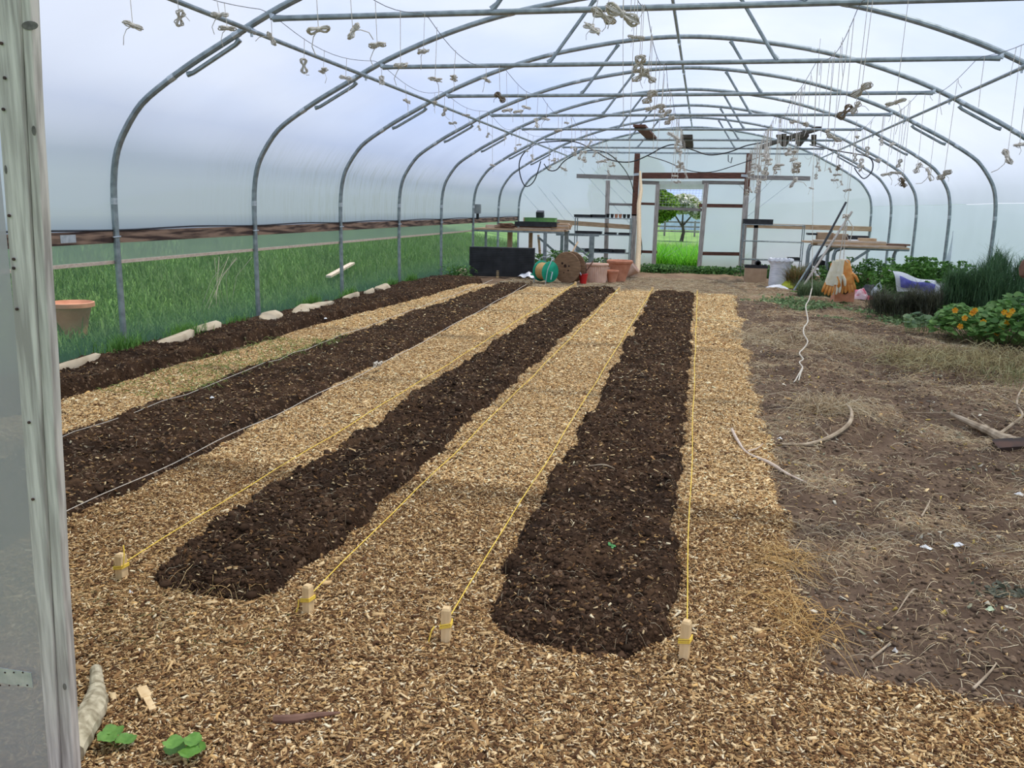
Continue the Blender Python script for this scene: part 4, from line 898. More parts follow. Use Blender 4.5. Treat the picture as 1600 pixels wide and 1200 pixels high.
# the long white rope reaching the soil on the right
path = [(1282, 60), (1276, 130), (1272, 220), (1270, 320), (1269, 440), (1268, 452), (1264, 468), (1259, 478), (1261, 492), (1262, 503), (1256, 512), (1256, 522), (1262, 534), (1255, 545), (1249, 552), (1255, 561), (1249, 566), (1254, 574), (1251, 583), (1248, 592)]
P = []
for k, (px, py) in enumerate(path):
    yy = 9.75 if k < 3 else 9.4 if k < 5 else 9.3 + (8.02 - 9.3) * (k - 5) / (len(path) - 6)
    P.append(at(px, py, yy))
P[-1].z = tz(P[-1].x, P[-1].y) + 0.01
for q in P: q.z = max(q.z, tz(q.x, q.y) + 0.012)
R = [0.0025] * 5 + [0.0065] * (len(P) - 5)
S = smooth_path(P, 4); b = MB(); b.tube(S, [float(np.interp(i / 4, range(len(R)), R)) for i in range(len(S))], 6)
e = P[-1]; b.tube([P[-3], e + Vector((-.03, -.02, .005)), e + Vector((-.05, -.08, 0.0))], 0.006, 5)
tag(b.build('rope', M_white), 'long wavy white rope hanging down to the soil on the right', 'rope')

# bunch of gloves hanging over the clay block
YG = 15.3
kt = at(1322, 338, YG); gt = at(1316, 408, YG)
t = thing('glove_bunch', 'bunch of cream and orange work gloves hanging by white string', 'gloves', (gt.x, gt.y, gt.z))
b = MB(); top = Vector((kt.x - gt.x + .02, 0, 3.0 - gt.z)); kk = Vector((kt.x - gt.x, 0, kt.z - gt.z))
b.tube([top, kk], 0.0045, 5); b.tube([kk, (-.05, 0, 0.02)], 0.008, 5); b.tube([kk, (.02, 0, 0.0)], 0.007, 5); b.tube([kk, kk + Vector((.13, 0, -.18)), kk + Vector((.10, 0, -.42)), kk + Vector((.02, 0, -.30)), kk + Vector((.03, 0, -.1))], 0.009, 5)
b.tube([kk + Vector((.05 * math.cos(j * .8), .03 * math.sin(j * 1.7), .03 * math.sin(j * 1.1))) for j in range(20)], 0.010, 5)
b.tube([(-.12, -.01, -.02), (-.03, -.02, .03), (.05, -.01, .02), (.10, 0, -.03)], 0.010, 5)
b.build('string', M_white, t)
def glove(ox, oz, rot, sc, backm, fm, lab):
    R_ = Matrix.Rotation(rot, 3, 'Y'); oy = rd.uniform(-.05, .03)
    tr = lambda p: R_ @ (Vector(p) * sc) + Vector((ox, oy, oz))
    bb = MB(); secs = []
    for (wv, dv, zv) in ((.05, .030, .0), (.052, .032, -.08), (.058, .035, -.15), (.062, .034, -.24), (.058, .028, -.29)):
        secs.append([tr((wv * math.cos(a), dv * math.sin(a), zv)) for a in [2 * math.pi * j / 14 for j in range(14)]])
    for i_, s_ in enumerate(secs):
        bb.v += [tuple(p) for p in s_]
        if i_:
            for j in range(14): a0 = (i_ - 1) * 14 + j; a1 = (i_ - 1) * 14 + (j + 1) % 14; bb.f.append((a0, a1, a1 + 14, a0 + 14))
    bb.f.append(tuple(range(14))); bb.f.append(tuple(56 + j for j in range(14))[::-1])
    g_ = bb.build('glove', backm, t, label=lab)
    f = MB()
    for j, (fx, fl) in enumerate(((-.046, .085), (-.016, .105), (.016, .10), (.045, .075))):
        f.tube([tr((fx, 0, -.27)), tr((fx * 1.15, -.005, -.29 - fl * .5)), tr((fx * 1.2, .0, -.29 - fl)), tr((fx * 1.2, .0, -.305 - fl))], [.0165 * sc, .0165 * sc, .015 * sc, .006 * sc], 8)
    f.tube([tr((.05, -.01, -.17)), tr((.085, -.01, -.22)), tr((.10, -.01, -.28)), tr((.102, -.01, -.295))], [.02 * sc, .018 * sc, .016 * sc, .006 * sc], 8)
    f.build('fingers', fm, g_)
glove(-.09, .0, .20, 1.45, M_cream, M_orange, 'cream glove at the left of the bunch'); glove(-.04, .02, .07, 1.45, M_cream, M_cream, 'cream glove in the middle'); glove(.03, .02, -.09, 1.4, M_orange, M_orange, 'orange glove'); glove(.06, .0, -.26, 1.35, M_orange, M_orange, 'orange glove at the right'); glove(.0, -.02, .02, 1.2, M_cream, M_orange, 'cream glove with orange fingers'); glove(-.12, -.04, .05, 1.35, M_orange, M_orange, 'orange glove at the left')

# ================================================================== boards lying on the ties, irrigation pipe
def board(p, q, wd, hh, m, name, lab, cat='board'):
    return tag(MB().bar(p, q, wd, hh).build(name, m, smooth=False), lab, cat)
board((-1.36, HY[5] - 0.25, 3.10), (-1.30, HY[6] + 0.20, 3.10), 0.24, 0.04, M_wood, 'board', 'dark reddish board lying across two tie bars left of the doorway')
board((-.50, HY[6] - .4, 3.10), (-.52, HY[7] + 0.1, 3.10), 0.26, 0.07, M_bark2, 'board', 'dark board behind the central twine hanks, lying on the ties')
board((1.30, HY[7] + .1, 3.10), (2.05, HY[5] + .3, 3.10), 0.10, 0.07, M_bark2, 'board', 'long dark pole laid diagonally on the ties, upper right')
b = MB()
for k_ in range(7):
    a_ = Vector((1.45 + .12 * k_, HY[6] - .5 + .15 * (k_ % 3), 3.11 + .03 * (k_ % 2))); b.bar(a_, a_ + Vector((.35 - .1 * (k_ % 3), 3.0, 0.02)), 0.11, 0.045)
tag(b.build('bark_slabs', M_bark2, smooth=False), 'pile of dark bark slabs resting on the ties, upper right', 'wood')
def pipe(pxs, Y_, r, lab):
    P = [at(px, py, yy) for (px, py), yy in zip(pxs, Y_ if isinstance(Y_, list) else [Y_] * len(pxs))]
    return tag(MB().tube(smooth_path(P, 5), r, 6).build('irrigation_pipe', M_black), lab, 'pipe')
pipe([(845, 252), (835, 282), (821, 291), (812, 270), (814, 246), (835, 226), (866, 221), (900, 222), (928, 235), (955, 250), (985, 253), (1012, 243), (1036, 230), (1056, 226), (1082, 234), (1108, 242), (1138, 238), (1165, 228), (1190, 223), (1200, 221)], 20.6, 0.014, 'black irrigation pipe looping along the ties, left loop near the bench')
pipe([(850, 256), (858, 266), (870, 265), (884, 250), (915, 236), (950, 240), (978, 268), (990, 300), (994, 345), (1000, 360), (1003, 390), (999, 402)], [20.8] * 6 + [23.5] + [25.2] * 5, 0.013, 'black pipe dropping down beside the left doorway post')
pipe([(1010, 243), (1040, 252), (1075, 266), (1110, 269), (1150, 258), (1185, 246)], 22.4, 0.011, 'thin black pipe sagging in front of the doorway header')
pipe([(1265, 226), (1310, 236), (1350, 243), (1363, 252), (1362, 268), (1350, 279), (1340, 270), (1335, 262)], 19.5, 0.013, 'black pipe loop high on the right near the end wall')
tag(MB().tube([at(1138, 242, 22.4), at(1138, 252, 22.4), at(1142, 255, 22.4), at(1144, 246, 22.4)], 0.012, 6).build('hook', M_black), 'small black hook hanging from the pipe over the doorway', 'hook')

# ================================================================== far end frame
def E(px, py, dy=0.0): return at(px, py, YE - dy)
zfl = gz(0, YE)
t = thing('door_frame', 'brown timber doorway frame of posts and header on the end wall', 'door frame', (XC, YE, zfl))
off = Vector((-XC, -YE, -zfl))
def eb(name, a_, b_, w_, h_, m_, par=None, lab=None, dy=0.0, o_=None):
    A_ = E(*a_, dy); B_ = E(*b_, dy); return MB().bar(A_ + (o_ or off), B_ + (o_ or off), w_, h_, up=(0, 1, 0)).build(name, m_, par, smooth=False, label=lab)
eb('post', (987, 428), (991, 335), .15, .12, M_grey, t, 'grey weathered lower half of the left post', .12); eb('post', (991, 337), (996, 240), .15, .12, M_wood, t, 'dark brown upper half of the left post', .12)
eb('post', (1157, 430), (1166, 303), .15, .12, M_grey, t, 'grey weathered lower half of the right post', .12); eb('post', (1166, 305), (1171, 240), .15, .12, M_wood, t, 'dark brown upper half of the right post', .12)
eb('header', (1003, 274.5), (1167, 274.5), .17, .05, M_woodx, t, None, .16)
eb('bracket', (990, 273), (1001, 272), .07, .01, M_galv2, t, None, .20); eb('bracket', (1158, 274), (1169, 275), .07, .01, M_galv2, t, None, .20)
for (px, py), (qx, qy), lab in (((901, 275), (989, 278), 'long grey batten on the end wall, left of the doorway post'), ((1173, 277), (1266, 279), 'long grey batten on the end wall, right of the doorway post')):
    A_ = E(px, py, .03); B_ = E(qx, qy, .03); tag(MB().bar(A_, B_, .12, .05, up=(0, 1, 0)).build('batten', M_greyx, smooth=False), lab, 'batten', 'grey battens on the end wall')
for (px, py), (qx, qy), w_, m_, lab in (((946, 430), (950, 282), .12, M_grey, 'grey upright stud behind the left shelving rack'), ((1177, 420), (1186, 283), .12, M_grey, 'grey upright stud right of the doorway'), ((951, 319), (988, 320), .07, M_greyx, 'short grey rail left of the doorway post'),
                                        ((862, 346), (986, 355), .13, M_tan, 'tan rail running behind the left shelving rack'), ((1163, 352), (1366, 358), .13, M_tan, 'long tan rail along the right end wall'), ((818, 343), (868, 346), .13, M_tan, 'tan rail in the left corner of the end wall')):
    A_ = E(px, py, .03); B_ = E(qx, qy, .03); tag(MB().bar(A_, B_, w_, .05, up=(0, 1, 0)).build('rail' if w_ != .12 else 'stud', m_, smooth=False), lab, 'timber')
eb('cross_tube', (893, 238), (1285, 241), .045, .045, M_galv, None, None, .05, Vector((0, 0, 0))); tag(bpy.data.objects['cross_tube'], 'steel tube across the end wall above the doorway posts', 'pipe')
# fixed panel left of opening and the sliding door on the right
for nm, lab, (xa, xb), st_l, st_r, rails in (('fixed_panel', 'narrow polythene door panel left of the opening', (997, 1024), None, ((1021, 420), (1028, 288)), ((318, .07), (393, .08))),
                                     ('door', 'polythene covered timber door right of the opening', (1092, 1158), ((1092, 422), (1104, 286)), None, ((321, .10), (396, .10)))):
    o0 = E((xa + xb) / 2, 420, 0); t = thing(nm, lab, 'door', tuple(o0)); of = -o0
    if st_l: MB().bar(E(*st_l[0], .06) + of, E(*st_l[1], .06) + of, .13, .05, up=(0, 1, 0)).build('stile', M_grey, t, smooth=False)
    if st_r: MB().bar(E(*st_r[0], .06) + of, E(*st_r[1], .06) + of, .12, .05, up=(0, 1, 0)).build('stile', M_grey, t, smooth=False)
    for y_, w_ in rails: MB().bar(E(xa, y_, .06) + of, E(xb + 3, y_ + 1, .06) + of, w_, .04, up=(0, 1, 0)).build('rail', M_woodx, t, smooth=False)
    MB().bar(E(xa + 5, 285, .06) + of, E(xb + 6, 286, .06) + of, .10, .04, up=(0, 1, 0)).build('rail', M_greyx, t, smooth=False)
# netting panel in the opening with cross bar
o0 = E(1060, 420, 0); t = thing('net_gate', 'doorway opening screened with square wire netting and a grey crossbar', 'netting', tuple(o0)); of = -o0
MB().bar(E(1026, 325, 0) + of, E(1100, 328, 0) + of, .085, .05, up=(0, 1, 0)).build('crossbar', M_greyx, t, smooth=False)
MB().add([E(1026, 283) + of, E(1104, 283) + of, E(1104, 296) + of, E(1026, 296) + of], [(0, 1, 2, 3)]).build('film_flap', mat('cloudy_flap', (0.62, 0.63, 0.60), (0.70, 0.71, 0.68), 5, rough=0.5, transl=.6), t, smooth=False)
b = MB()
for k_ in range(15): b.tube([E(1029 + k_ * 5, 292, -.02) + of, E(1024 + k_ * 4.9, 330, -.02) + of], 0.0032, 3)
for k_ in range(8): b.tube([E(1028, 297 + k_ * 4.2, -.02) + of, E(1100, 298 + k_ * 4.2, -.02) + of], 0.0032, 3)
for k_ in range(8): b.tube([E(1026 + k_ * 9, 350 + 6 * math.sin(k_), -.02) + of, E(1030 + k_ * 8.5, 378, -.02) + of, E(1024 + ((k_ * 37) % 68), 400, -.02) + of], 0.004, 3)
b.build('wire_net', M_net, t)
M_fold = mat('folded_polythene', (0.80, 0.83, 0.86), (0.9, 0.92, 0.94), 5, rough=.5, transl=.8)
# straps of film folds crossing the end wall
for k_, (a_, b_) in enumerate((((818, 302), (856, 345)), ((840, 290), (884, 345)), ((862, 300), (900, 345)), ((905, 262), (985, 350)), ((925, 262), (990, 330)), ((945, 265), (992, 308)), ((1215, 272), (1170, 318)), ((1250, 275), (1168, 338)), ((1165, 300), (1150, 283)))):
    tag(MB().bar(E(*a_, .02), E(*b_, .02), .018, .006, up=(0, 1, 0)).build('film_fold', M_fold), 'pale diagonal fold of polythene on the end wall, ' + ['lowest at far left', 'second at far left', 'third at far left', 'longest one above the left rack', 'second above the left rack', 'beside the left doorway post', 'upper one right of the doorway', 'longer lower one right of the doorway', 'short one over the door'][k_], 'polythene fold', 'folds in the end wall sheet')

# leaning pale pole by the doorway
A_ = ground(996, 424, -0.12); B_ = at(1000, 268, YE - .3)
tag(MB().tube([A_, A_.lerp(B_, .3) + Vector((.02, 0, 0)), A_.lerp(B_, .65) + Vector((-.01, 0, 0)), A_.lerp(B_, .8) + Vector((.04, 0, 0)), B_], [.075, .07, .062, .055, .03], 10).build('pole', M_pole), 'pale debarked pole leaning beside the left doorway post', 'pole')

# ================================================================== left bench and things on it
def FZ(x, y): return gz(x, y)
t = thing('bench', 'long potting bench with metal legs in the far left corner', 'bench', (-4.1, 19.4, gz(0, 19.4))); bz_ = t.location.z
MB().box((0, 0.0, .98 - bz_), (2.05, .85, .035)).build('bench_top', M_tan, t, smooth=False)
for sy in (-.4, .4): MB().bar((-1.05, sy, .945 - bz_), (1.05, sy, .945 - bz_), .04, .05).build('frame_rail', M_galv, t, smooth=False)
for lx, ly, m_, w_ in ((-.95, .35, M_galv, .05), (-.35, .3, M_tan, .1), (.15, .3, M_tan, .08), (.62, -.38, M_galv, .07), (1.0, .3, M_galv, .09)):
    MB().bar((lx, ly, 0.0), (lx, ly, .93 - bz_), w_, w_).build('leg', m_, t, smooth=False)
t = thing('trestle', 'grey metal trestle with diagonal braces between bench and rack', 'trestle', (-3.0, 20.6, gz(0, 20.6))); bz_ = t.location.z
for lx, w_ in ((-.35, .07), (.38, .12)): MB().bar((lx, 0, 0.0), (lx, 0, .95), w_, .06).build('leg', M_galv, t, smooth=False)
MB().bar((-.5, 0, .98), (.55, 0, .98), .05, .06).build('top_rail', M_galv, t, smooth=False)
MB().bar((-.95, 0.02, .90), (-.35, .02, .42), .05, .05).build('brace', M_galv, t, smooth=False); MB().bar((-.2, .02, .85), (.38, .02, .42), .05, .05).build('brace', M_galv, t, smooth=False)
MB().bar((-.95, .05, .95), (-.85, .05, .06), .06, .05).build('leg', M_tan, t, smooth=False)
def tray(name, lab, c, d, m_, cells=(6, 3), rz=0, cat='tray', group=None):
    t = thing(name, lab, cat, c, rz, group); b = MB(); L0, W0, H0 = d
    b.box((0, 0, .005), (L0 * .94, W0 * .94, .01))
    for s in (-1, 1):
        b.box((0, s * W0 / 2, H0 / 2), (L0, .008, H0)); b.box((s * L0 / 2, 0, H0 / 2), (.008, W0, H0)); b.box((0, s * W0 / 2, H0), (L0 + .03, .025, .008)); b.box((s * L0 / 2, 0, H0), (.025, W0 + .03, .008))
    for k_ in range(1, cells[0]): b.box((-L0 / 2 + L0 * k_ / cells[0], 0, H0 * .48), (.005, W0, H0 * .9))
    for k_ in range(1, cells[1]): b.box((0, -W0 / 2 + W0 * k_ / cells[1], H0 * .48), (L0, .005, H0 * .9))
    b.build('tray', m_, t, smooth=False); return t
def planks(c, n_, L0, lab, m_=M_tan, rz=0, cat='wood'):
    t = thing('plank_stack', lab, cat, c, rz)
    for k_ in range(n_): MB().box((rd.uniform(-.04, .04), (k_ % 3 - 1) * .11, .019 + .037 * (k_ // 3)), (L0 * rd.uniform(.8, 1), .10, .034), Matrix.Rotation(rd.uniform(-.06, .06), 3, 'Z')).build('plank', m_ if k_ % 2 else M_batten, t, smooth=False)
tray('seed_tray', 'deep black seed tray on top of the left bench', (-3.72, 19.25, 1.06), (.95, .40, .10), M_black)
planks((-3.75, 19.25, .998), 4, .8, 'short timber offcuts under the deep black tray', M_wood)
planks((-3.25, 19.3, .998), 12, .62, 'stack of pale planks at the right end of the left bench')
b = MB()
for k_ in range(40):
    a_ = rd.uniform(0, 6.28); c_ = Vector((-4.42 + rd.uniform(-.16, .16), 19.2 + rd.uniform(-.1, .1), 1.02 + rd.uniform(0, .09))); b.tube([c_ - Vector((math.cos(a_), math.sin(a_) * .4, .05)) * .14, c_ + Vector((math.cos(a_), math.sin(a_) * .4, .05)) * .14], .010, 5)
tag(b.build('bark_heap', M_bark), 'heap of brown bark and twigs on the left bench', 'bark')
tray('green_tray', 'flat green tray behind the black tray on the left bench', (-3.70, 19.60, 1.10), (.70, .3, .15), M_greenbox, (1, 1))
t = thing('lamp_head', 'small dark solar lamp standing behind the green tray', 'lamp', (-3.72, 19.6, 1.24)); MB().box((0, 0, .09), (.17, .14, .14), Matrix.Rotation(.3, 3, 'X')).build('head', M_blackp, t, smooth=False); MB().tube([(0, 0, -.06), (0, 0, .05)], .03, 8).build('stem', M_black, t)
planks((-4.6, 19.45, .998), 5, .75, 'thin loose planks at the left end of the left bench', M_batten)

# black ribbed box
PA = ground(733, 431, -.03); PB = ground(834, 434, -.03); d_ = (PB - PA); ang = math.atan2(d_.y, d_.x); WB = d_.length
t = thing('ribbed_box', 'large black ribbed plastic box standing on edge under the left bench', 'box', tuple(PA), ang)
MB().box((WB / 2, .12, .32), (WB, .18, .64)).build('body', M_blackp, t, smooth=False)
b = MB()
for k_ in range(16): b.box((WB / 2, .014, .035 + .038 * k_), (WB - .06, .036, .014))
b.box((WB / 2, .02, .63), (WB, .03, .02)); b.box((.01, .02, .32), (.02, .03, .64)); b.box((WB - .01, .02, .32), (.02, .03, .64))
b.build('ribs', M_blackp, t, smooth=False)
MB().lathe([(.018, 0), (.018, .006), (0, .007)], (WB * .49, .020, .58), 10, Matrix.Rotation(math.pi / 2, 3, 'X')).build('hole', M_hole, t)
g = ground(825, 433, -.02); b = MB(); b.grid(lambda u, v: (g.x + .42 * (u - .5), g.y + .25 * (v - .5), g.z + .10 * math.sin(math.pi * u) * math.sin(math.pi * v) + .02 * math.sin(u * 14) + .01), 14, 8)
tag(b.build('sack', M_wplas), 'flat white plastic sack lying left of the hose reel', 'sack')

# hose reel
g = ground(852, 443, -.04)
t = thing('hose_reel', 'green hose reel wound with yellow hose in front of the cable drum', 'hose reel', tuple(g), -0.75)
RY = Matrix.Rotation(math.pi / 2, 3, 'Y')
for s in (-1, 1): MB().lathe([(.03, -.008), (.20, -.008), (.215, 0), (.20, .008), (.03, .008)], (s * .155, 0, .25), 28, RY).build('flange', M_green, t)
b = MB(); P = []
for k_ in range(12 * 20):
    a_ = 2 * math.pi * k_ / 20; P.append((-.135 + .27 * k_ / 240, .165 * math.cos(a_), .25 + .165 * math.sin(a_)))
b.tube(P, .0125, 6); b.build('hose', M_hose, t); MB().lathe([(.153, -.14), (.153, .14)], (0, 0, .25), 24, RY).build('spool_core', M_bark, t)
MB().tube([(-.20, -.15, 0), (-.20, -.10, .30), (-.20, .0, .50), (-.16, .03, .54), (.16, .03, .54), (.20, 0, .50), (.20, -.10, .30), (.20, -.15, 0), (.20, .20, .0)], .010, 6).tube([(-.20, 0, .48), (-.20, .18, 0)], .010, 6).build('frame', M_galv2, t)
MB().tube([(.17, 0, .25), (.23, 0, .25), (.25, -.05, .10)], .012, 6).build('crank', M_galv2, t); MB().tube([(-.22, 0, .25), (-.3, -.05, .15), (-.40, -.08, .16)], .02, 6).build('handle', M_green, t)
# cable drum
g = ground(884, 443, -.04)
t = thing('cable_drum', 'brown wooden cable drum standing on its rim behind the hose reel', 'cable drum', tuple(g), -.35)
RXm = Matrix.Rotation(math.pi / 2, 3, 'X')
for s in (0, 1): MB().lathe([(0.0, -.014), (.318, -.014), (.325, 0), (.318, .014), (0, .014)], (0, .02 + s * .22, .325), 40, RXm).build('disc', M_ply, t)
MB().lathe([(.16, 0), (.16, .2)], (0, .22, .325), 20, RXm).build('core', M_ply, t)
for hx, hz, hr in ((-.03, .36, .035), (.06, .36, .018), (.045, .27, .018), (-.10, .41, .025), (-.055, .22, .014)): MB().lathe([(hr, 0), (hr, .004), (0, .005)], (hx, .003, hz), 12, RXm).build('hole', M_hole, t)

# tools by the drum: shovel, spade, cane
def tool(a_, b_, Y1, Y2, r_, m_, lab, blade=None):
    A_ = at(*a_, Y1); B_ = at(*b_, Y2); A_.z = max(A_.z, gz(A_.x, A_.y) + .01)
    t = thing('garden_tool', lab, 'tool', tuple(A_)); MB().tube([(0, 0, 0), B_ - A_], r_, 7).build('shaft', m_, t)
    if blade: MB().bar((0, 0, 0), (B_ - A_).normalized() * .25, .16, .012).build('blade', blade, t, smooth=False)
    return t
tool((884, 412), (903, 378), 17.8, 18.3, .016, M_tan, 'wooden tool handle leaning over the cable drum')
tool((908, 430), (893, 400), 17.35, 17.6, .016, M_galv2, 'bright metal tube leaning on the right of the drum')
tool((913, 428), (927, 408), 17.4, 17.3, .012, M_bark, 'short dark stick standing in the red bucket')
for k_, (px, lab) in enumerate(((899, 'narrow orange clay pipe piece beside the cable drum'),)):
    g = ground(px, 440, -.04); tag(MB().lathe([(.09, 0), (.08, .02), (.045, .28), (.06, .36), (.055, .38), (0, .38)], tuple(g), 16).build('clay_pipe', M_terra2), lab, 'clay pipe')
g = ground(905, 436, -.04); tag(MB().lathe([(.12, 0), (.15, .30), (.155, .31), (.15, .32), (.14, .3), (.12, .2), (0, .2)], (g.x, g.y + .3, g.z), 18).build('plant_pot', M_black), 'black plastic pot behind the red bucket', 'pot')
g = ground(911, 443, -.04); t = thing('bucket', 'small bright red bucket in front of the dark pot', 'bucket', tuple(g)); MB().lathe([(.065, 0), (.092, .19), (.10, .195), (.098, .205), (.086, .195), (.065, .02), (0, .02)], (0, 0, 0), 20).build('body', M_red, t)
def pot(px, py, r1, r0, h_, m_, lab, ribs=0, band=True, rim=.03, dy=0):
    g = ground(px, py, -.05); g.y += dy; g.z = gz(g.x, g.y)
    t = thing('plant_pot', lab, 'pot', (g.x, g.y, g.z + .002))
    n_ = 128 if ribs else 32; k_ = len([0])
    MB().lathe([(0, 0), (r0, 0), (r0, .01), (r1 * .93, h_ - rim * 2), (r1 * .93, h_ - rim * 2)], (0, 0, 0), n_, None, ribs, .05).build('body', m_, t)
    b = MB().lathe([(r1 * .92, h_ - rim * 2.1), (r1, h_ - rim * 1.7), (r1 * 1.05, h_ - rim), (r1 * 1.05, h_ - rim * .3), (r1, h_), (r1 * .9, h_ - rim * .2), (r1 * .84, h_ - .10), (r1 * .80, h_ - .12), (0, h_ - .12)], (0, 0, 0), 36); b.build('rim', m_, t)
    if band: 
        rb = r0 + (r1 * .93 - r0) * .72; MB().lathe([(rb, h_ * .72), (rb * 1.05, h_ * .73), (rb * 1.06, h_ * .76), (rb * 1.02, h_ * .77)], (0, 0, 0), 32).build('band', m_, t)
    return t
pot(932, 441, .235, .19, .40, M_terra2, 'wide pale terracotta pot with fluted sides, left of the row', 32, False)
pot(967, 438, .275, .14, .46, M_terra, 'largest orange terracotta pot, standing at the right of the row', rim=.04)
pot(956, 441, .135, .085, .26, M_terra, 'small terracotta pot in front of the two large pots')
pot(945, 438, .12, .09, .30, M_terra2, 'narrow pale pot squeezed between the fluted pot and the small pot', dy=.1)
g = ground(986, 432, -.06); t = thing('plant_pot', 'terracotta pot tipped on its side behind the largest pot', 'pot', (g.x - .05, g.y + .45, gz(0, g.y) + .16), 0)
MB().lathe([(.10, -.15), (.15, .10), (.165, .12), (.15, .15), (.12, .05), (0, .0)], (0, 0, 0), 24, Matrix.Rotation(.9, 3, 'Y')).build('body', M_terra2, t)

# ================================================================== shelving racks
def rack(xa, xb, y_, levels, lab, top, dep=.45):
    zf = gz(0, y_); t = thing('shelving_rack', lab, 'shelf', ((xa + xb) / 2, y_, zf)); w_ = xb - xa
    for sx in (-1, 1):
        for sy in (0, 1): MB().tube([(sx * w_ / 2, sy * dep, 0), (sx * w_ / 2, sy * dep, top - zf)], .014, 8).build('upright', M_galv, t)
    for z in levels:
        b = MB()
        for sy in (0, 1): b.tube([(-w_ / 2, sy * dep, z - zf), (w_ / 2, sy * dep, z - zf)], .013, 6)
        for k_ in range(14): b.tube([(-w_ / 2 + w_ * k_ / 13, 0, z - zf), (-w_ / 2 + w_ * k_ / 13, dep, z - zf)], .005, 4)
        b.build('shelf', M_galv, t)
    return t
YR = 24.2
za, zb_, zc = at(940, 341, YR).z, at(940, 367, YR).z, at(940, 395, YR).z
xa, xb = at(898, 370, YR).x, at(984, 370, YR).x
rack(xa, xb, YR, (za, zb_, zc), 'thin metal shelving rack left of the doorway, with black trays', za + .02)
def pots_row(px0, px1, n_, z, y_, h_, m_fn, grp, labs):
    for k_ in range(n_):
        px = px0 + (px1 - px0) * k_ / max(1, n_ - 1); x = at(px, 360, y_).x; lab, m_ = m_fn(k_)
        t = thing('small_pot', lab, 'pot', (x, y_, z + .015), 0, grp); MB().lathe([(.035, 0), (.05, h_), (.055, h_), (.045, h_ - .01), (0, h_ - .03)], (0, 0, 0), 14).build('body', m_, t)
tray('seed_tray', 'first black tray from the left on the top shelf of the left rack', (at(911, 340, YR).x, YR + .2, za + .015), (.52, .35, .07), M_black, (5, 3), group='trays on the left rack')
tray('seed_tray', 'second black tray from the left on the top shelf of the left rack', (at(934, 340, YR).x, YR + .2, za + .015), (.42, .35, .08), M_black, (5, 3), group='trays on the left rack')
ol = ['black pot left of the red pots on the top shelf', 'second black pot left of the red pots, top shelf', 'left red pot on the top shelf of the left rack', 'right red pot on the top shelf of the left rack', 'black pot right of the red pots on the top shelf', 'last black pot at the right end of the top shelf']
pots_row(949, 981, 6, za, YR + .12, .11, lambda k: (ol[k], M_terra if k in (2, 3) else M_black), 'pots on the top shelf of the left rack', ol)
tray('seed_tray', 'long black tray at the left of the middle shelf, left rack', (at(918, 366, YR).x, YR + .2, zb_ + .015), (.74, .38, .07), M_black, (8, 3), group='trays on the left rack')
tray('seed_tray', 'black tray in the middle of the middle shelf, left rack', (at(953, 367, YR).x, YR + .2, zb_ + .015), (.32, .35, .05), M_black, (4, 3), group='trays on the left rack')
tray('seed_tray', 'black tray at the right of the middle shelf, left rack', (at(975, 368, YR).x, YR + .2, zb_ + .015), (.32, .35, .05), M_black, (4, 3), group='trays on the left rack')
for k_, (px, w_, lab) in enumerate(((906, .26, 'left clear-topped tray on the bottom shelf of the left rack'), (925, .40, 'second tray on the bottom shelf of the left rack'), (948, .38, 'third tray on the bottom shelf of the left rack'), (966, .34, 'right tray on the bottom shelf of the left rack'))):
    tray('seed_tray', lab, (at(px, 394, YR).x, YR + .2, zc + .015), (w_, .36, .08), M_black if k_ else M_bluegrey, (4, 3), group='trays on the left rack')
xa, xb = at(1161, 370, YR).x, at(1256, 370, YR).x
z1_, z2_, z3_ = at(1210, 352, YR).z, at(1210, 378, YR).z, at(1210, 407, YR).z
rack(xa, xb, YR, (z1_, z2_, z3_), 'thin metal shelving rack right of the doorway, nearly empty', z1_ + .03)
tray('seed_tray', 'deep black tray on the top shelf of the right rack', (at(1184, 352, YR).x, YR + .2, z1_ + .015), (.78, .4, .13), M_black, (1, 1))
tray('seed_tray', 'small black tray low at the right end of the right rack', (at(1241, 403, YR).x, YR + .2, z3_ + .015), (.30, .3, .07), M_black, (3, 2))

# ================================================================== right side things
g = ground(1180, 441, -.08)
t = thing('cardboard_box', 'plain cardboard box on the ground right of the doorway', 'box', (g.x, g.y, gz(g.x, g.y))); MB().box((0, .2, .17), (.48, .40, .34)).build('carton', M_card, t, smooth=False)
tag(MB().lathe([(.06, 0), (.07, .02), (.07, .10), (.045, .10), (.045, .0)], (g.x + .03, g.y + .10, gz(0, g.y) + .45), 18, Matrix.Rotation(math.pi / 2, 3, 'X')).build('pipe_end', M_black), 'round black pipe coupling on top of the cardboard box', 'pipe')
tray('seed_tray', 'flat black tray lying on the cardboard box', (g.x - .0, g.y + .2, gz(0, g.y) + .345), (.5, .38, .05), M_black, (4, 3))
g = ground(1218, 449, -.06); zg = gz(g.x, g.y)
t = thing('woven_sack', 'white woven builders sack standing open beside the cardboard box', 'sack', (g.x, g.y + .2, zg))
b = MB(); n_ = 32
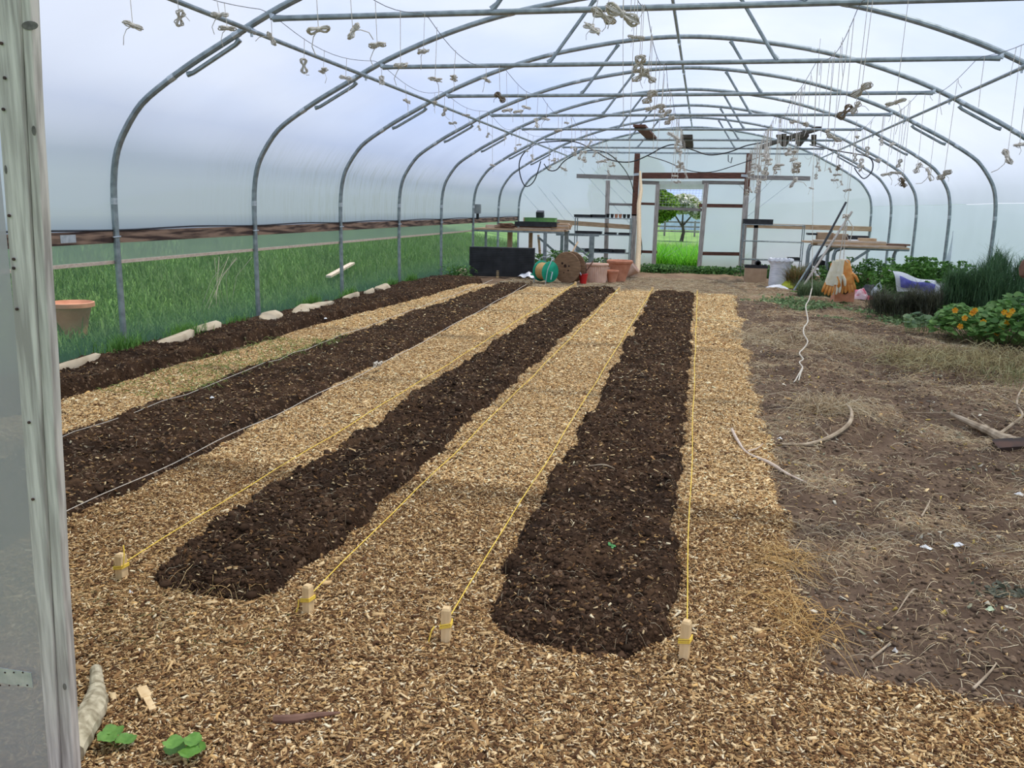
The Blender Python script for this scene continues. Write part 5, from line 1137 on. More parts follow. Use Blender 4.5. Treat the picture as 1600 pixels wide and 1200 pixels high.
for i_, (s_, z_) in enumerate(((.20, 0), (.215, .05), (.21, .2), (.205, .35), (.205, .47), (.22, .52), (.245, .555), (.235, .60), (.20, .60), (.19, .52))):
    for j in range(n_):
        a_ = 2 * math.pi * j / n_; q_ = (abs(math.cos(a_)) ** 4 + abs(math.sin(a_)) ** 4) ** -.25; w_ = 1 + .03 * math.sin(j * 2.9 + i_) + (.08 * math.sin(j * 1.7) if i_ > 4 else 0)
        b.v.append((s_ * q_ * math.cos(a_) * w_, s_ * q_ * math.sin(a_) * w_, z_ + .01 * math.sin(j * 3.1 + i_)))
    if i_:
        for j in range(n_): a0 = (i_ - 1) * n_ + j; a1 = (i_ - 1) * n_ + (j + 1) % n_; b.f.append((a0, a1, a1 + n_, a0 + n_))
b.f.append(tuple(range(n_))[::-1]); b.build('sack_body', M_wbag, t)
def crumple(px, py, z, sx, sy, h_, m_, name, lab, cat, seed=0, dz=0.0):
    g = ground(px, py, z); zz = gz(g.x, g.y) + dz; b = MB()
    def f(u, v):
        q = math.sin(math.pi * u) * math.sin(math.pi * v); w_ = math.sin(u * 11 + seed) * math.sin(v * 9 + seed * 2) * .16 + math.sin(u * 23 + v * 17 + seed) * .06
        return (g.x + sx * (u - .5) * (1 + .1 * math.sin(v * 7 + seed)), g.y + sy * (v - .5) * (1 + .12 * math.sin(u * 6 + seed)), zz + .008 + h_ * max(0, q ** .6 * (.9 + w_)))
    b.grid(f, 22, 16); return tag(b.build(name, m_), lab, cat)
crumple(1214, 451, -.06, .42, .25, .08, M_wplas, 'plastic_bag', 'flattened white plastic at the foot of the woven sack', 'bag', 1)
crumple(1233, 450, -.06, .36, .22, .17, M_lime, 'plastic_bag', 'crumpled lime yellow bag beside the woven sack', 'bag', 2)
g = ground(1270, 447, -.05); pot(1271, 447, .10, .07, .20, M_terra, 'small orange plant pot below the leaning poles', band=False, rim=.02)
g = ground(1262, 458, -.03); board((g.x - .15, g.y, gz(0, g.y) + .035), (g.x + .17, g.y - .02, gz(0, g.y) + .04), .06, .08, M_tan, 'board', 'short tan offcut of board on the ground right of the lime bag')
# right bench
YB = 19.2; zB = gz(0, YB); xl_, xr_ = at(1300, 387, YB).x, at(1421, 389, YB).x
t = thing('bench', 'metal framed bench piled with timber on the far right', 'bench', ((xl_ + xr_) / 2, YB, zB)); w_ = xr_ - xl_; zt_ = at(1360, 387, YB).z - zB
MB().box((0, .45, zt_), (w_, .95, .03)).build('bench_top', M_tan, t, smooth=False)
for sy in (0, .9): MB().tube([(-w_ / 2, sy, zt_ - .03), (w_ / 2, sy, zt_ - .03)], .025, 8).build('frame_rail', M_galv, t)
for lx, ly in ((-w_ / 2 + .05, 0), (-w_ / 2 + .05, .9), (w_ / 2 - .1, .9)): MB().tube([(lx, ly, 0), (lx, ly, zt_ - .18), (lx + .03, ly, zt_ - .08), (lx + .15, ly, zt_ - .03)], .04, 8).build('leg', M_galv, t)
MB().bar((-w_ / 2 + .75, 0, zt_ - .05), (-w_ / 2 - .02, 0, .25), .05, .05).build('brace', M_galv, t, smooth=False); MB().bar((-w_ / 2 + .1, .5, zt_ - .05), (-w_ / 2 - .55, .5, .32), .05, .05).build('brace', M_galv, t, smooth=False)
YB2 = 20.6; x0_ = at(1264, 380, YB2).x
t = thing('curved_stand', 'curved metal stand left of the right bench', 'stand', (x0_, YB2, gz(0, YB2)))
MB().tube([(0, 0, 0), (0, 0, .75), (.03, 0, .88), (.12, 0, .93), (1.2, 0, .93)], .045, 8).build('tube', M_galv, t); MB().box((.5, .3, .96), (1.2, .7, .03)).build('top_board', M_tan, t, smooth=False)
def carton(px0, px1, pyb, pyt, y_, m_, lab, dep=.35, name='cardboard_box', z_=None):
    A_ = at(px0, pyb, y_); B_ = at(px1, pyt, y_); t = thing(name, lab, 'box', ((A_.x + B_.x) / 2, y_, A_.z if z_ is None else z_))
    MB().box((0, dep / 2, (B_.z - A_.z) / 2), (B_.x - A_.x, dep, B_.z - A_.z)).build('carton', m_, t, smooth=False); return t
carton(1277, 1303, 379, 364, 20.5, M_card, 'cardboard box on the curved stand, left one'); carton(1301, 1326, 379, 366, 20.4, M_card, 'cardboard box partly behind the leaning poles, right one')
carton(1262, 1277, 367, 364.5, 20.6, M_black, 'thin black lid lying at the left of the boxes', name='lid'); carton(1326, 1358, 374, 369, 20.0, M_black, 'flat black tray on the right bench behind the paper', name='seed_tray')
carton(1328, 1344, 380, 375.5, 19.5, M_wplas, 'folded white paper on the right bench', name='paper_stack')
carton(1343, 1370, 384, 373, 19.4, M_tan, 'pale split log on the right bench', name='split_log', dep=.3)
planks((3.05, 19.45, zB + zt_ + .017), 9, 1.5, 'pile of rough planks along the right bench', M_tan)
planks((3.85, 19.45, zB + zt_ + .017), 6, .8, 'shorter planks at the far right end of the right bench', M_bark)
board((xl_ - .22, 19.12, zB + zt_ + .024), (xl_ + .9, 19.10, zB + zt_ + .024), .05, .02, M_batten, 'board', 'pale thin lath sticking out left of the right bench')
# leaning poles
for a_, b_, Y1, Y2, r_, m_, lab in (((1268, 416), (1322, 316), 18.2, 18.9, .022, M_black, 'dark pole leaning highest, right of the rack'), ((1273, 420), (1331, 331), 18.0, 18.7, .024, M_grey, 'grey pole leaning in front of the boxes'), ((1267, 412), (1300, 360), 18.4, 18.8, .022, M_galv, 'grey steel tube leaning lowest beside the dark pole')):
    A_ = at(*a_, Y1); B_ = at(*b_, Y2); d_ = (A_ - B_).normalized(); k_ = (A_.z - gz(0, Y1)) / -d_.z; A_ = A_ + d_ * k_
    tag(MB().tube([A_, B_], r_, 8).build('pole', m_), lab, 'pole', 'poles leaning on the right')
t = thing('crate', 'black ribbed crate lying tilted under the leaning poles', 'crate', tuple(ground(1292, 432, 0.05) + Vector((0, .5, .22))), 0)
b = MB(); RM = Matrix.Rotation(.32, 3, 'Y')
b.box((0, 0, 0), (.46, .35, .20), RM); 
for k_ in range(6): b.box(RM @ Vector((-.19 + .076 * k_, -.185, 0)), (.012, .02, .2), RM)
b.build('body', M_black, t, smooth=False)
# clay block under gloves
g = ground(1319, 471, 0); zg = gz(g.x, g.y)
t = thing('clay_block', 'orange hollow clay block beneath the hanging gloves', 'block', (g.x, g.y, zg), .15)
MB().box((0, .12, .145), (.34, .22, .29)).build('body', M_brick, t, smooth=False)
b = MB(); b.lathe([(.055, 0), (.06, .004), (0, .006)], (.0, .006, .19), 12, RXm); b.build('hollow', M_hole, t)
# raised bed timber, cloths
A_ = ground(1338, 452, -.03); B_ = A_ + Vector((1.05, .35, 0))
t = thing('raised_bed', 'low raised bed of brown boards behind the clay block', 'raised bed', (A_.x, A_.y, gz(0, A_.y)), math.atan2(.35, 1.05))
for k_ in range(3): MB().box((.55, 0, .07 + .115 * k_), (1.2, .04, .108)).build('board', M_wood if k_ % 2 else M_tan, t, smooth=False)
MB().box((1.13, .5, .18), (.04, 1.0, .34)).build('board', M_tan, t, smooth=False); MB().box((.55, .5, .12), (1.1, .95, .3)).build('soil', M_soil, t, smooth=False)
crumple(1343, 466, 0, .30, .26, .20, M_pink, 'cloth_bag', 'pink and white printed bag right of the clay block', 'bag', 3)
crumple(1358, 459, 0, .36, .3, .22, M_black, 'plastic_bag', 'shiny black sack between the pink bag and the grey sheeting', 'bag', 4)
crumple(1362, 467, 0, .34, .2, .07, M_redc, 'cloth', 'strip of crimson cloth in front of the black sack', 'cloth', 5)
crumple(1374, 461, 0, .34, .36, .27, M_silver, 'plastic_sheet', 'grey plastic sheeting beside the nettles', 'sheet', 6)
# film strip hanging from hoop 4 on the right
A_ = at(1482, 400, 17.3); b = MB(); b.grid(lambda u, v: (A_.x + .02 + .09 * u * (.3 + v) - .30 * v * v * (1 - u * .5), A_.y - .1 * v, A_.z + .45 - 1.0 * v + .02 * math.sin(u * 6)), 6, 10)
tag(b.build('torn_sheet', mat('torn_polythene', (0.62, 0.68, 0.72), (0.75, 0.8, 0.83), 4, rough=.4, transl=.5)), 'torn tail of polythene hanging at a right-hand post', 'sheet')
# base board along right wall
tag(MB().bar((4.42, 8.5, .03), (4.42, 13.0, .03), .05, .16).build('base_board', M_tan, smooth=False), 'tan base board at the foot of the right wall', 'board')
q = at(1600, 420, 9.8); t = thing('dried_bunch', 'brown dried bunch hanging on a string at the right edge of the photo', 'dried plant', tuple(q))
MB().lathe([(0, -.10), (.035, -.07), (.05, 0), (.035, .07), (0, .12)], (0, 0, 0), 12).build('head', M_bark, t)
MB().tube([(0, 0, .11), (0, 0, 1.1), (-.2, 0, 2.35 - q.z)], .003, 4).build('drop_string', M_white, t)

# ================================================================== plants
def leaves(name, C, size, cols, parent=None, up=0.6, aspect=0.5, matl=None, fold=0.25):
    """folded leaf: two quads meeting on a midrib"""
    N = len(C); D = rng.normal(size=(N, 3)); D[:, 2] = D[:, 2] * .5; D /= np.linalg.norm(D, axis=1)[:, None]
    Nn = rng.normal(size=(N, 3)) * (1 - up); Nn[:, 2] += up; S = np.cross(D, Nn); S /= np.linalg.norm(S, axis=1)[:, None] + 1e-9; U = np.cross(S, D)
    s = size[:, None] if hasattr(size, '__len__') else np.full((N, 1), size); w = s * aspect / 2
    P = np.stack([C - D * s / 2, C - D * s * .1 + S * w + U * w * fold, C + D * s * .22 + S * w * .8 + U * w * fold, C + D * s / 2, C + D * s * .22 - S * w * .8 + U * w * fold, C - D * s * .1 - S * w + U * w * fold, C - D * s * .1, C + D * s * .22], 1)
    V = P.reshape(-1, 3); Fb = np.array([(0, 1, 6, 6), (1, 2, 7, 6), (2, 3, 7, 7), (0, 6, 5, 5), (6, 7, 4, 5), (7, 3, 4, 4)])
    tri = np.array([(0, 1, 6), (1, 2, 7), (1, 7, 6), (2, 3, 7), (0, 6, 5), (6, 7, 4), (6, 4, 5), (7, 3, 4)])
    Fc = (tri[None] + np.arange(N)[:, None, None] * 8).reshape(-1, 3)
    return fast_mesh(name, V, Fc, matl or M_leaf, np.repeat(cols, 8, 0), parent, nper=3)
def gcol(N, a, b, v=.25):
    t = rng.random((N, 1)); return (np.array(a) * (1 - t) + np.array(b) * t) * (1 - v + 2 * v * rng.random((N, 1)))
def blades(name, x, y, z, h, w, cols, lean=0.35, parent=None, seg=3):
    N = len(x); a = rng.random(N) * 6.283; ln = lean * (0.3 + rng.random(N)); hh = h * (0.5 + rng.random(N)); rings = []
    sx, sy = -np.sin(a), np.cos(a)
    for i in range(seg + 1):
        t = i / seg; cx = x + np.cos(a) * ln * hh * t * t; cy_ = y + np.sin(a) * ln * hh * t * t; cz = z + hh * t * (1 - .25 * ln * t); ww = w * (1 - t) ** .7 + 0.0004
        rings.append(np.stack([np.stack([cx + sx * ww, cy_ + sy * ww, cz], -1), np.stack([cx - sx * ww, cy_ - sy * ww, cz], -1)], 1))
    V = np.stack(rings, 1).reshape(-1, 3); fb = np.array([(2 * i, 2 * i + 1, 2 * i + 3, 2 * i + 2) for i in range(seg)])
    Fc = (fb[None] + np.arange(N)[:, None, None] * (2 * (seg + 1))).reshape(-1, 4)
    return fast_mesh(name, V, Fc, M_leaf, np.repeat(cols, 2 * (seg + 1), 0), parent)
def blob(N, c, r, hollow=0.35):
    d = rng.normal(size=(N, 3)); d /= np.linalg.norm(d, axis=1)[:, None]; rr = hollow + (1 - hollow) * rng.random((N, 1)) ** .5
    return np.array(c) + d * rr * np.array(r)
def stems(name, base, tips, r, m_, parent):
    b = MB()
    for p, q in zip(base, tips):
        p = Vector(p); q = Vector(q); mid = p.lerp(q, .5) + Vector((rd.uniform(-.03, .03), rd.uniform(-.03, .03), .02)); b.tube([p, mid, q], [r, r * .8, r * .5], 5)
    return b.build(name, m_, parent)
M_stem = mat('green_stem', (0.12, 0.22, 0.05), (0.22, 0.34, 0.10), 9, rough=.6)
M_stemd = mat('dark_stem', (0.05, 0.05, 0.03), (0.12, 0.10, 0.06), 9, rough=.8)
def bush(name, label, cat, lobes, N, size, a, b, aspect=.5, nst=10, origin=None, hollow=.35, group=None, up=.5):
    o = origin or (lobes[0][0][0], lobes[0][0][1], gz(*lobes[0][0][:2])); t = thing(name, label, cat, o, 0, group)
    P = np.concatenate([blob(int(N * w_), c, r, hollow) for c, r, w_ in lobes]); P = P[P[:, 2] > o[2] + .01] - np.array(o)
    sh = 0.0
    leaves('foliage', P, size * (.6 + .8 * rng.random(len(P))), gcol(len(P), a, b), t, up=up, aspect=aspect)
    st = [P[i] for i in rng.integers(0, len(P), nst)]; stems('stems', [(p[0] * .35, p[1] * .35, 0.0) for p in st], [tuple(p) for p in st], .008, M_stem, t); return t
# nettle-like bush behind the blue bag, with pointed shoots
def shoots(n, c, rx, ry, h, hz, N):
    out = []
    for k in range(n):
        a = rng.random() * 6.283; r_ = rng.random() ** .5; bx = c[0] + rx * r_ * math.cos(a); by = c[1] + ry * r_ * math.sin(a); hh = h * (1 - .45 * r_ ** 2) * (.8 + .35 * rng.random())
        m_ = N; zz = hz + hh * (1 - rng.random(m_) ** 1.6 * .95); rr = .12 * (1 - .55 * (zz - hz) / hh); aa = rng.random(m_) * 6.283
        lx = (bx - c[0]) * .35 * (zz - hz) / hh; ly = (by - c[1]) * .35 * (zz - hz) / hh
        out.append(np.stack([bx + lx + rr * np.cos(aa), by + ly + rr * np.sin(aa), zz], -1))
    return np.concatenate(out)
def shoot_bush(name, label, c, rx, ry, h, n, N, size, a, b, aspect=.5, cat='bush', up=.65):
    z0 = gz(c[0], c[1]); t = thing(name, label, cat, (c[0], c[1], z0)); P = shoots(n, c, rx, ry, h, z0, N) - np.array((c[0], c[1], z0))
    leaves('foliage', P, size * (.6 + .8 * rng.random(len(P))), gcol(len(P), a, b, .3), t, up=up, aspect=aspect)
    k = rng.integers(0, len(P), 20); stems('stems', [(P[i][0] * .8, P[i][1] * .8, 0) for i in k], [tuple(P[i]) for i in k], .006, M_stem, t); return t
G1, G2 = (0.075, 0.20, 0.035), (0.22, 0.43, 0.10)
shoot_bush('nettle_bush', 'bright green leafy bush with the blue and white bag on it', (3.80, 15.35), .62, .60, .80, 80, 190, .062, G1, G2, .55)
shoot_bush('nettle_bush', 'green leafy growth filling the raised bed behind the clay block', (3.35, 18.5), 1.0, .5, .62, 60, 120, .055, (0.05, .14, .03), (.16, .32, .08), .5)
shoot_bush('weed_bush', 'low green foliage below the right bench by the wall', (3.9, 17.6), .6, .6, .7, 34, 100, .055, G1, G2, .5)
# fennel: upright feathery
def feathery(name, label, c, rx, ry, h, n, a, b, seg=4, cat='bush', wd=.0035, lean=.35):
    z0 = gz(c[0], c[1]); t = thing(name, label, cat, (c[0], c[1], z0)); q = rng.random(n) ** .5; aa = rng.random(n) * 6.283
    nc_ = 26; cx = rx * np.sqrt(rng.random(nc_)) * np.cos(ca := rng.random(nc_) * 6.283); cy_ = ry * np.sqrt(rng.random(nc_)) * np.sin(ca); ch_ = h * (.55 + .5 * rng.random(nc_)) * (1 - .3 * (cx / rx) ** 2); i_ = rng.integers(0, nc_, n)
    tt = rng.random(n) ** .75; sp_ = .05 + .09 * (1 - tt); x = cx[i_] * (1 + .25 * tt) + sp_ * rng.normal(size=n); y = cy_[i_] * (1 + .25 * tt) + sp_ * rng.normal(size=n) * .8; zz = ch_[i_] * tt * .9
    blades('foliage', x, y, zz, .22, wd, gcol(n, a, b), lean * 2.2, t); k = 26
    ang = rng.random(k) * 6.283; rr = rng.random(k); stems('stems', [(rx * .4 * r_ * math.cos(g), ry * .4 * r_ * math.sin(g), 0) for r_, g in zip(rr, ang)], [(rx * .9 * r_ * math.cos(g), ry * .9 * r_ * math.sin(g), h * (1 - .5 * r_)) for r_, g in zip(rr, ang)], .007, M_stemd, t); return t
feathery('fennel', 'tall feathery dark green fennel against the right wall posts', (4.02, 13.1), .42, .42, .98, 12000, (.05, .11, .05), (.15, .27, .12), cat='herb')
feathery('fennel', 'wispy dark stems sprawling between the fennel and the blue and white bag', (3.45, 13.4), .75, .45, .42, 7000, (.055, .065, .045), (.16, .16, .10), cat='herb', lean=.6)
# white & blue bag on the bush
q = at(1434, 445, 14.55); t = thing('plastic_bag', 'blue and white plastic bag caught on the leafy bush', 'bag', tuple(q))
def bagf(u, v, s=1.0):
    x = (u - .5) * .78 * s * (1 - .25 * v); zz = (.16 - .30 * v) * s * (1 - .2 * u) - .14 * (u - .3) + .02 * math.sin(u * 9 + v * 5); y = -.05 * v - .04 * math.sin(u * 7) - .03 * math.sin(v * 5)
    return (x, y, zz)
b = MB(); b.grid(bagf, 18, 10); b.v = [(x, y + .03, z) for x, y, z in b.v]; b.build('bag', M_wplas, t)
b = MB(); b.grid(lambda u, v: tuple(Vector(bagf(.1 + .75 * u, .22 + .5 * v)) + Vector((0, .012, 0))), 14, 8); b.build('print', M_blue, t, label='blue printed area of the bag')
MB().tube([(-.42, 0, .2), (-.46, -.02, .22)], .01, 5).build('handle', M_wplas, t)
# nasturtium
cN = (3.62, 11.35); z0 = 0.0; t = thing('nasturtium', 'nasturtium clump with round leaves and orange flowers, right foreground of the bushes', 'flowers', (cN[0], cN[1], z0))
N = 1500; a_ = rng.random(N) * 6.283; r_ = rng.random(N) ** .5; x = .78 * r_ * np.cos(a_); y = .60 * r_ * np.sin(a_); z = .06 + (.44 * np.sqrt(np.clip(1 - r_ ** 2, 0, 1)) + .02) * (.45 + .55 * rng.random(N)) * (1 + .25 * np.sin(x * 7))
def discs(name, x, y, z, rad, cols, parent, tilt=.5, n=8, m_=None):
    K = len(x); nx = (rng.random(K) - .5) * 2 * tilt; ny = (rng.random(K) - .5) * 2 * tilt - .25; nv = np.stack([nx, ny, np.ones(K)], -1); nv /= np.linalg.norm(nv, axis=1)[:, None]
    A_ = np.cross(nv, np.array([[.3, 1, 0]])); A_ /= np.linalg.norm(A_, axis=1)[:, None]; B_ = np.cross(nv, A_); C = np.stack([x, y, z], -1); V = [C - nv * rad[:, None] * .12]
    for j in range(n):
        th = 2 * math.pi * j / n; V.append(C + (A_ * math.cos(th) + B_ * math.sin(th)) * (rad * (1 + .08 * math.sin(j * 2.4)))[:, None])
    V = np.stack(V, 1).reshape(-1, 3); tri = np.array([(0, 1 + j, 1 + (j + 1) % n) for j in range(n)]); Fc = (tri[None] + np.arange(K)[:, None, None] * (n + 1)).reshape(-1, 3)
    return fast_mesh(name, V, Fc, m_ or M_leaf, np.repeat(cols, n + 1, 0), parent, nper=3)
discs('leaves', x, y, z, .020 + .028 * rng.random(N), gcol(N, (.06, .17, .03), (.22, .38, .11)), t, .75)
k = rng.integers(0, N, 160); stems('stems', [(x[i] * .6, y[i] * .6, 0) for i in k], [(x[i], y[i], z[i]) for i in k], .004, M_stem, t)
for (px, py) in ((1492, 485), (1523, 485), (1519, 489), (1536, 503), (1540, 518), (1573, 504), (1563, 514), (1558, 520), (1569, 488), (1576, 492), (1507, 497), (1581, 486), (1500, 510)):
    q = at(px, py, 10.95); b = MB(); c = q - Vector((cN[0], cN[1], 0))
    for j in range(5):
        th = 2 * math.pi * j / 5 + px; d_ = Vector((math.cos(th), -.35, math.sin(th))); b.bar(c, c + d_ * .034, .026, .004, up=(0, -1, .3))
    b.lathe([(.006, -.03), (.014, 0), (0, .004)], tuple(c), 8, Matrix.Rotation(math.pi / 2, 3, 'X'))
    b.build('flower', M_flower, t)
# small round-leaved seedlings left of the nasturtium
N = 60; x = rng.random(N) * .6 - .3; y = rng.random(N) * .3 - .15; t = thing('seedling_clump', 'few round-leaved seedlings on stalks left of the nasturtium', 'plant', (2.95, 11.9, 0.0))
zz = .06 + .18 * rng.random(N); discs('leaves', x, y, zz, .03 + .03 * rng.random(N), gcol(N, (.10, .2, .08), (.25, .36, .18)), t, .4); stems('stems', [(x[i], y[i], 0) for i in range(N)], [(x[i], y[i], zz[i]) for i in range(N)], .003, M_stem, t)
# grass clump (brown/green) by the woven sack
z0 = gz(2.05, 19); t = thing('grass_clump', 'dried brown and green grass clump right of the woven sack', 'plant', (2.0, 18.7, z0)); N = 1100; a_ = rng.random(N) * 6.283; r_ = rng.random(N) ** .5 * .22
blades('blades', r_ * np.cos(a_), r_ * np.sin(a_), np.zeros(N), .42, .006, gcol(N, (.14, .085, .035), (.36, .25, .11)), .9, t)
blades('blades', r_[:350] * np.sin(a_[:350]), r_[:350] * np.cos(a_[:350]), np.zeros(350), .42, .005, gcol(350, (.07, .16, .04), (.18, .30, .09)), .6, t)
z0 = gz(2.35, 16.8); t = thing('grass_clump', 'grey green grass clump left of the clay block', 'plant', (2.15, 16.6, z0)); N = 1400; a_ = rng.random(N) * 6.283; r_ = rng.random(N) ** .5 * .36
blades('blades', r_ * np.cos(a_), r_ * np.sin(a_) * .7, np.zeros(N), .26, .004, gcol(N, (.08, .14, .06), (.24, .32, .16)), .8, t)
# weeds on the ground: groups of low leaves
def weeds(label, cx, cy_, sx, sy, N, h, a, b, size=.05, cat='weeds', hmax=None, blade=False):
    q = rng.normal(size=(N, 2)) * .45; x = cx + sx * np.clip(q[:, 0], -1.1, 1.1); y = cy_ + sy * np.clip(q[:, 1], -1.1, 1.1); z = topz(np.clip(x, xs[0], xs[-1]), y)
    if blade: o = blades('weed_patch', x, y, z, h, .004, gcol(N, a, b), .7)
    else: o = leaves('weed_patch', np.stack([x, y, z + h * rng.random(N) ** 1.5], -1), size * (.5 + rng.random(N)), gcol(N, a, b), None, up=.75, aspect=.5)
    return tag(o, label, cat, None, 'stuff')
W1, W2 = (.05, .15, .03), (.16, .32, .08); W3, W4 = (.09, .17, .06), (.26, .36, .16)
weeds('low green weeds along the sill of the open doorway', .3, 24.3, 1.3, .5, 2600, .18, (.04, .12, .03), (.14, .28, .07), .08)
weeds('green weeds by the leaning pole left of the doorway', -1.2, 23.9, .7, .5, 1500, .22, (.04, .12, .03), (.14, .28, .07), .08)
weeds('leafy weeds at the left wall beside the black ribbed box', -5.0, 17.2, .35, .35, 700, .28, W1, W2, .07)
weeds('green plants growing under the left bench', -4.0, 20.6, 1.0, .5, 1500, .5, W1, W2, .09)
weeds('green weeds growing behind the cable drum', -3.2, 20.0, .5, .5, 1400, .62, W1, W2, .08)
weeds('weeds under the left shelving rack', -3.0, 23.6, .8, .5, 1300, .34, (.04, .10, .03), (.14, .24, .08), .09)
weeds('weeds under the right shelving rack', 1.9, 23.5, .9, .5, 1500, .30, (.04, .11, .03), (.13, .26, .07), .09)
weeds('pale green weeds on the soil in front of the woven sack', 1.6, 15.2, .8, .55, 900, .05, W3, W4, .06)
weeds('patch of grey green weeds left of the clay block', 1.9, 14.4, .55, .35, 700, .05, W3, W4, .06)
weeds('small rosette of weeds in the soil below the clay block', 1.95, 12.9, .28, .2, 260, .04, W3, W4, .06)
weeds('green leaves below the lime yellow bag', 1.85, 17.2, .16, .10, 220, .05, (.05, .2, .03), (.15, .38, .08), .07)
weeds('weeds at the near foot of the green leafy bush', 2.95, 13.0, .5, .5, 900, .07, W3, W4, .06)
weeds('low leaves between clay block and bush', 2.9, 14.2, .5, .3, 500, .06, W1, W4, .06)
weeds('yellowish grass at the right edge beyond the thick branch', 3.6, 8.6, .8, .7, 2200, .10, (.16, .20, .07), (.40, .38, .20), .05, blade=True)
weeds('tiny green seedling in the middle of the centre bed', -.30, 3.45, .03, .03, 14, .015, (.08, .3, .08), (.15, .45, .15), .02)
weeds('creeping green weeds by the base board of the right wall', 4.1, 10.3, .3, .7, 900, .16, W1, W2, .06)
weeds('dark lettuce-like weeds low on the bare plot near the right edge', 1.35, 3.55, .16, .12, 240, .02, (.08, .09, .06), (.2, .2, .14), .03)
# wall-side grass tufts inside
for i, (xx, yy, n_, h_) in enumerate(((-5.33, 6.9, 420, .14), (-5.30, 7.9, 500, .13), (-5.36, 8.9, 260, .1), (-5.36, 10.9, 500, .14), (-5.34, 12.2, 400, .12), (-5.36, 14.1, 360, .14), (-5.36, 15.2, 360, .14))):
    q = rng.normal(size=(n_, 2)) * .4; x = np.clip(xx + .12 * q[:, 0], -5.45, -5.1); y = yy + .38 * q[:, 1]; z = topz(x, y) - .01
    tag(blades('grass_tuft', x, y, z, h_, .0035, gcol(n_, (.07, .2, .03), (.22, .42, .09)), .7), 'green grass tuft at the foot of the left wall, ' + ['at the first post', 'just past the first post', 'before the second post', 'past the second post, by the broad slab', 'at the third post', 'between third and fourth posts', 'past the fourth post'][i], 'grass', 'grass tufts along the left wall', 'stuff')
# strawberry-like leaves at the lower left
for i, (gx, gy, k_, lab) in enumerate(((-1.50, 1.80, 3, 'small scalloped green plant beside the log, bottom left'), (-1.27, 1.785, 5, 'bright green scalloped leaves at the bottom edge of the photo'), (-1.70, 1.86, 2, 'green leaf half hidden between the log and the door post'))):
    t = thing('ground_plant', lab, 'plant', (gx, gy, tz(gx, gy)))
    for j in range(k_):
        a_ = 2.2 * j + i; rr = .030 if k_ > 1 else .03; c = Vector((.035 * math.cos(a_), .025 * math.sin(a_), .030 + .008 * j)); b = MB(); n_ = 26
        b.v.append(tuple(c - Vector((0, 0, .006)))); 
        for q in range(n_):
            th = 2 * math.pi * q / n_; ra = rr * (1 + .09 * (q % 2)) * (.55 + .45 * abs(math.sin(th / 2 + .3)) ** .4); b.v.append(tuple(c + Vector((ra * math.cos(th + a_), ra * math.sin(th + a_) * .9, .004 * math.sin(th * 3) + .004))))
        b.f += [(0, 1 + q, 1 + (q + 1) % n_) for q in range(n_)]
        lf = b.build('leaf', mat('fresh_leaf%d%d' % (i, j), (.11, .27, .035), (.20, .40, .07), 40, rough=.5, transl=.25), t); MB().tube([(0, 0, 0), tuple(c * .6), tuple(c - Vector((0, 0, .006)))], .0016, 5).build('stalk', M_stem, t)

# ================================================================== outside
x = -6.0 - 7.5 * rng.random(60000) ** 1.2; y = 4.5 + 30 * rng.random(60000) ** 1.2
tag(blades('tall_grass', x, y, bankz(x, y), .26, .009, gcol(60000, (.06, .135, .022), (.12, .22, .04), .18) * (.6 + .8 * fbm(x, y, 1.1, 3, 61))[:, None], .8), 'rough green grass outside the clear left side sheet', 'grass', None, 'stuff')
x = XC - 1.8 + 3.8 * rng.random(9000); y = 25.8 + 5.0 * rng.random(9000) ** 1.4; tag(blades('tall_grass', x, y, np.full(9000, -.36), .62, .014, gcol(9000, (.09, .34, .02), (.22, .60, .05), .25), .6), 'lush bright green grass just outside the far doorway', 'grass', None, 'stuff')
x = -8 + 18 * rng.random(14000); y = 30 + 14 * rng.random(14000); tag(blades('tall_grass', x, y, np.full(14000, -.36), .22, .02, gcol(14000, (.16, .30, .05), (.34, .48, .14), .2), .6), 'short pasture grass in the field beyond the doorway', 'grass', None, 'stuff')
tag(MB().lathe([(0, 0), (.13, 0), (.165, .20), (.20, .33), (.235, .34), (.235, .385), (.22, .39), (.20, .35), (0, .33)], (-6.70, 7.93, float(bankz(-6.7, 7.93)) + .05), 28).build('plant_pot', M_terra), 'terracotta pot outside, blurred behind the clear sheet on the left', 'pot')
b = MB()
for k in range(9): a_ = k * .7; b.tube([(-6.6, 10.2 + .1 * k, .02), (-6.5 + .1 * math.cos(a_), 10.2 + .1 * k + .2 * math.sin(a_), .45), (-6.4 + .25 * math.cos(a_), 10.2 + .12 * k + .35 * math.sin(a_), .72)], .003, 4)
tag(b.build('dead_stems', M_straw if False else M_batten), 'dry white stems outside the clear side sheet', 'stems')
tag(MB().bar((-7.2, 16.8, .25), (-6.6, 14.3, .18), .10, .04).build('plank', M_batten), 'pale plank lying in the grass outside the left wall', 'plank')
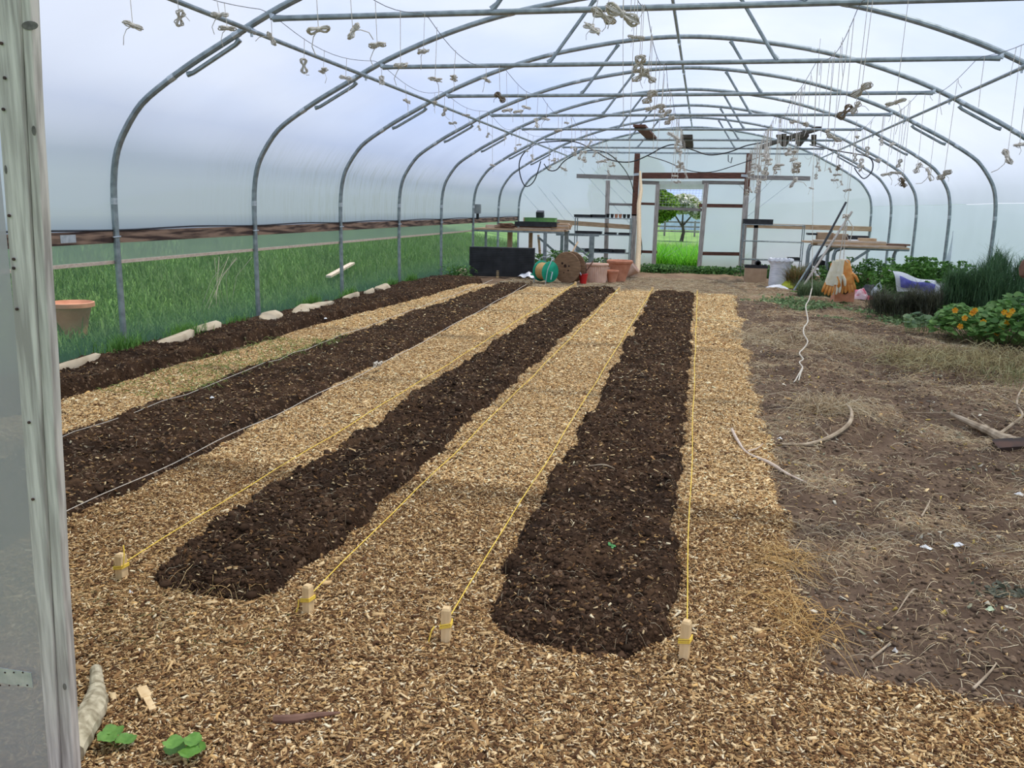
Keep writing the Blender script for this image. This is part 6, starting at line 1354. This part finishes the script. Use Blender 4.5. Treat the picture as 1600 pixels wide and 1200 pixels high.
def tree(name, label, base, th, crown, N, size, a, b, tr=.25, cat='tree', blossom=0):
    t = thing(name, label, cat, base); bb = MB(); bb.tube([(0, 0, 0), (.1, 0, th * .5), (0, 0, th)], [tr, tr * .8, tr * .6], 8)
    for c, r, w_ in crown: bb.tube([(0, 0, th * .8), (c[0] * .5, c[1] * .5, (th + c[2]) * .5), tuple(c)], [tr * .5, tr * .35, tr * .15], 6)
    bb.build('trunk', M_bark2, t); P = np.concatenate([blob(int(N * w_), c, r, .55) for c, r, w_ in crown]); leaves('crown', P, size * (.6 + .8 * rng.random(len(P))), gcol(len(P), a, b, .3), t, up=.4, aspect=.6)
    if blossom: P = np.concatenate([blob(int(blossom * w_), c, r, .8) for c, r, w_ in crown]); leaves('blossom', P, .16 + .1 * rng.random(len(P)), gcol(len(P), (.62, .62, .56), (.8, .8, .74), .1), t, up=.4, aspect=.9)
YT = 46; q = at(1000, 350, YT)
tree('hedgerow_tree', 'dark green tree rising at the left of the doorway view', (at(1008, 350, YT).x, YT, -.35), 1.2, [((0, 0, 2.0), (1.75, 1.2, 1.0), .5), ((-.2, .2, 3.1), (1.25, 1.0, 1.5), .5), ((-1.6, .5, 2.6), (1.6, 1.2, 1.8), .4)], 16000, .15, (.07, .17, .012), (.24, .40, .045))
YT2 = 52
tree('apple_tree', 'spreading blossoming fruit tree in the field beyond the doorway', (at(1066, 352, YT2).x, YT2, -.35), 1.1, [((0, 0, 2.2), (.95, .9, .58), .5), ((-.95, .2, 2.0), (.7, .7, .5), .3), ((.95, 0, 1.85), (.6, .7, .5), .3)], 6000, .11, (.12, .21, .03), (.32, .42, .11), .12, blossom=1300)
t = thing('field_fence', 'grey post and rail fence across the field', 'fence', (0, 62, -.35))
for k in range(9): MB().box((-9 + 2.1 * k, 0, .55), (.12, .12, 1.1)).build('post', M_fieldwood, t, smooth=False)
for z in (.35, .68, 1.0): MB().box((-.6, -.06, z), (17, .04, .10)).build('rail', M_fieldwood, t, smooth=False)
q = at(1082, 352, 85); t = thing('distant_tunnel', 'pale blue-grey polytunnel far beyond the field', 'polytunnel', (q.x, 85, -.35))
b = MB(); b.grid(lambda u, v: (3.0 * math.cos(math.pi * (1 - u)), -3 + 6 * v, 2.0 * math.sin(math.pi * u)), 14, 1); nb = len(b.v); b.v.append((0, -3, 0)); b.f += [(nb, 2 * j, 2 * (j + 1)) for j in range(14)]
b.build('cover', mat('pale_blue_cover', (.42, .52, .70), (.55, .64, .80), 3, rough=.5), t)
b = MB(); b.grid(lambda u, v: (-120 + 240 * u, 150 + 6 * math.sin(u * 9), -.4 + (3.2 + 1.3 * math.sin(u * 13) + .8 * math.sin(u * 31)) * math.sin(math.pi * v * .5) + 8 * 0), 60, 3); b.v = [(x, y + i % 4 * 8, z) for i, (x, y, z) in enumerate(b.v)]
b.build('hills', mat('distant_trees', (.13, .19, .16), (.20, .27, .24), .3, rough=1), kind='structure', label='low hazy tree line on the horizon')
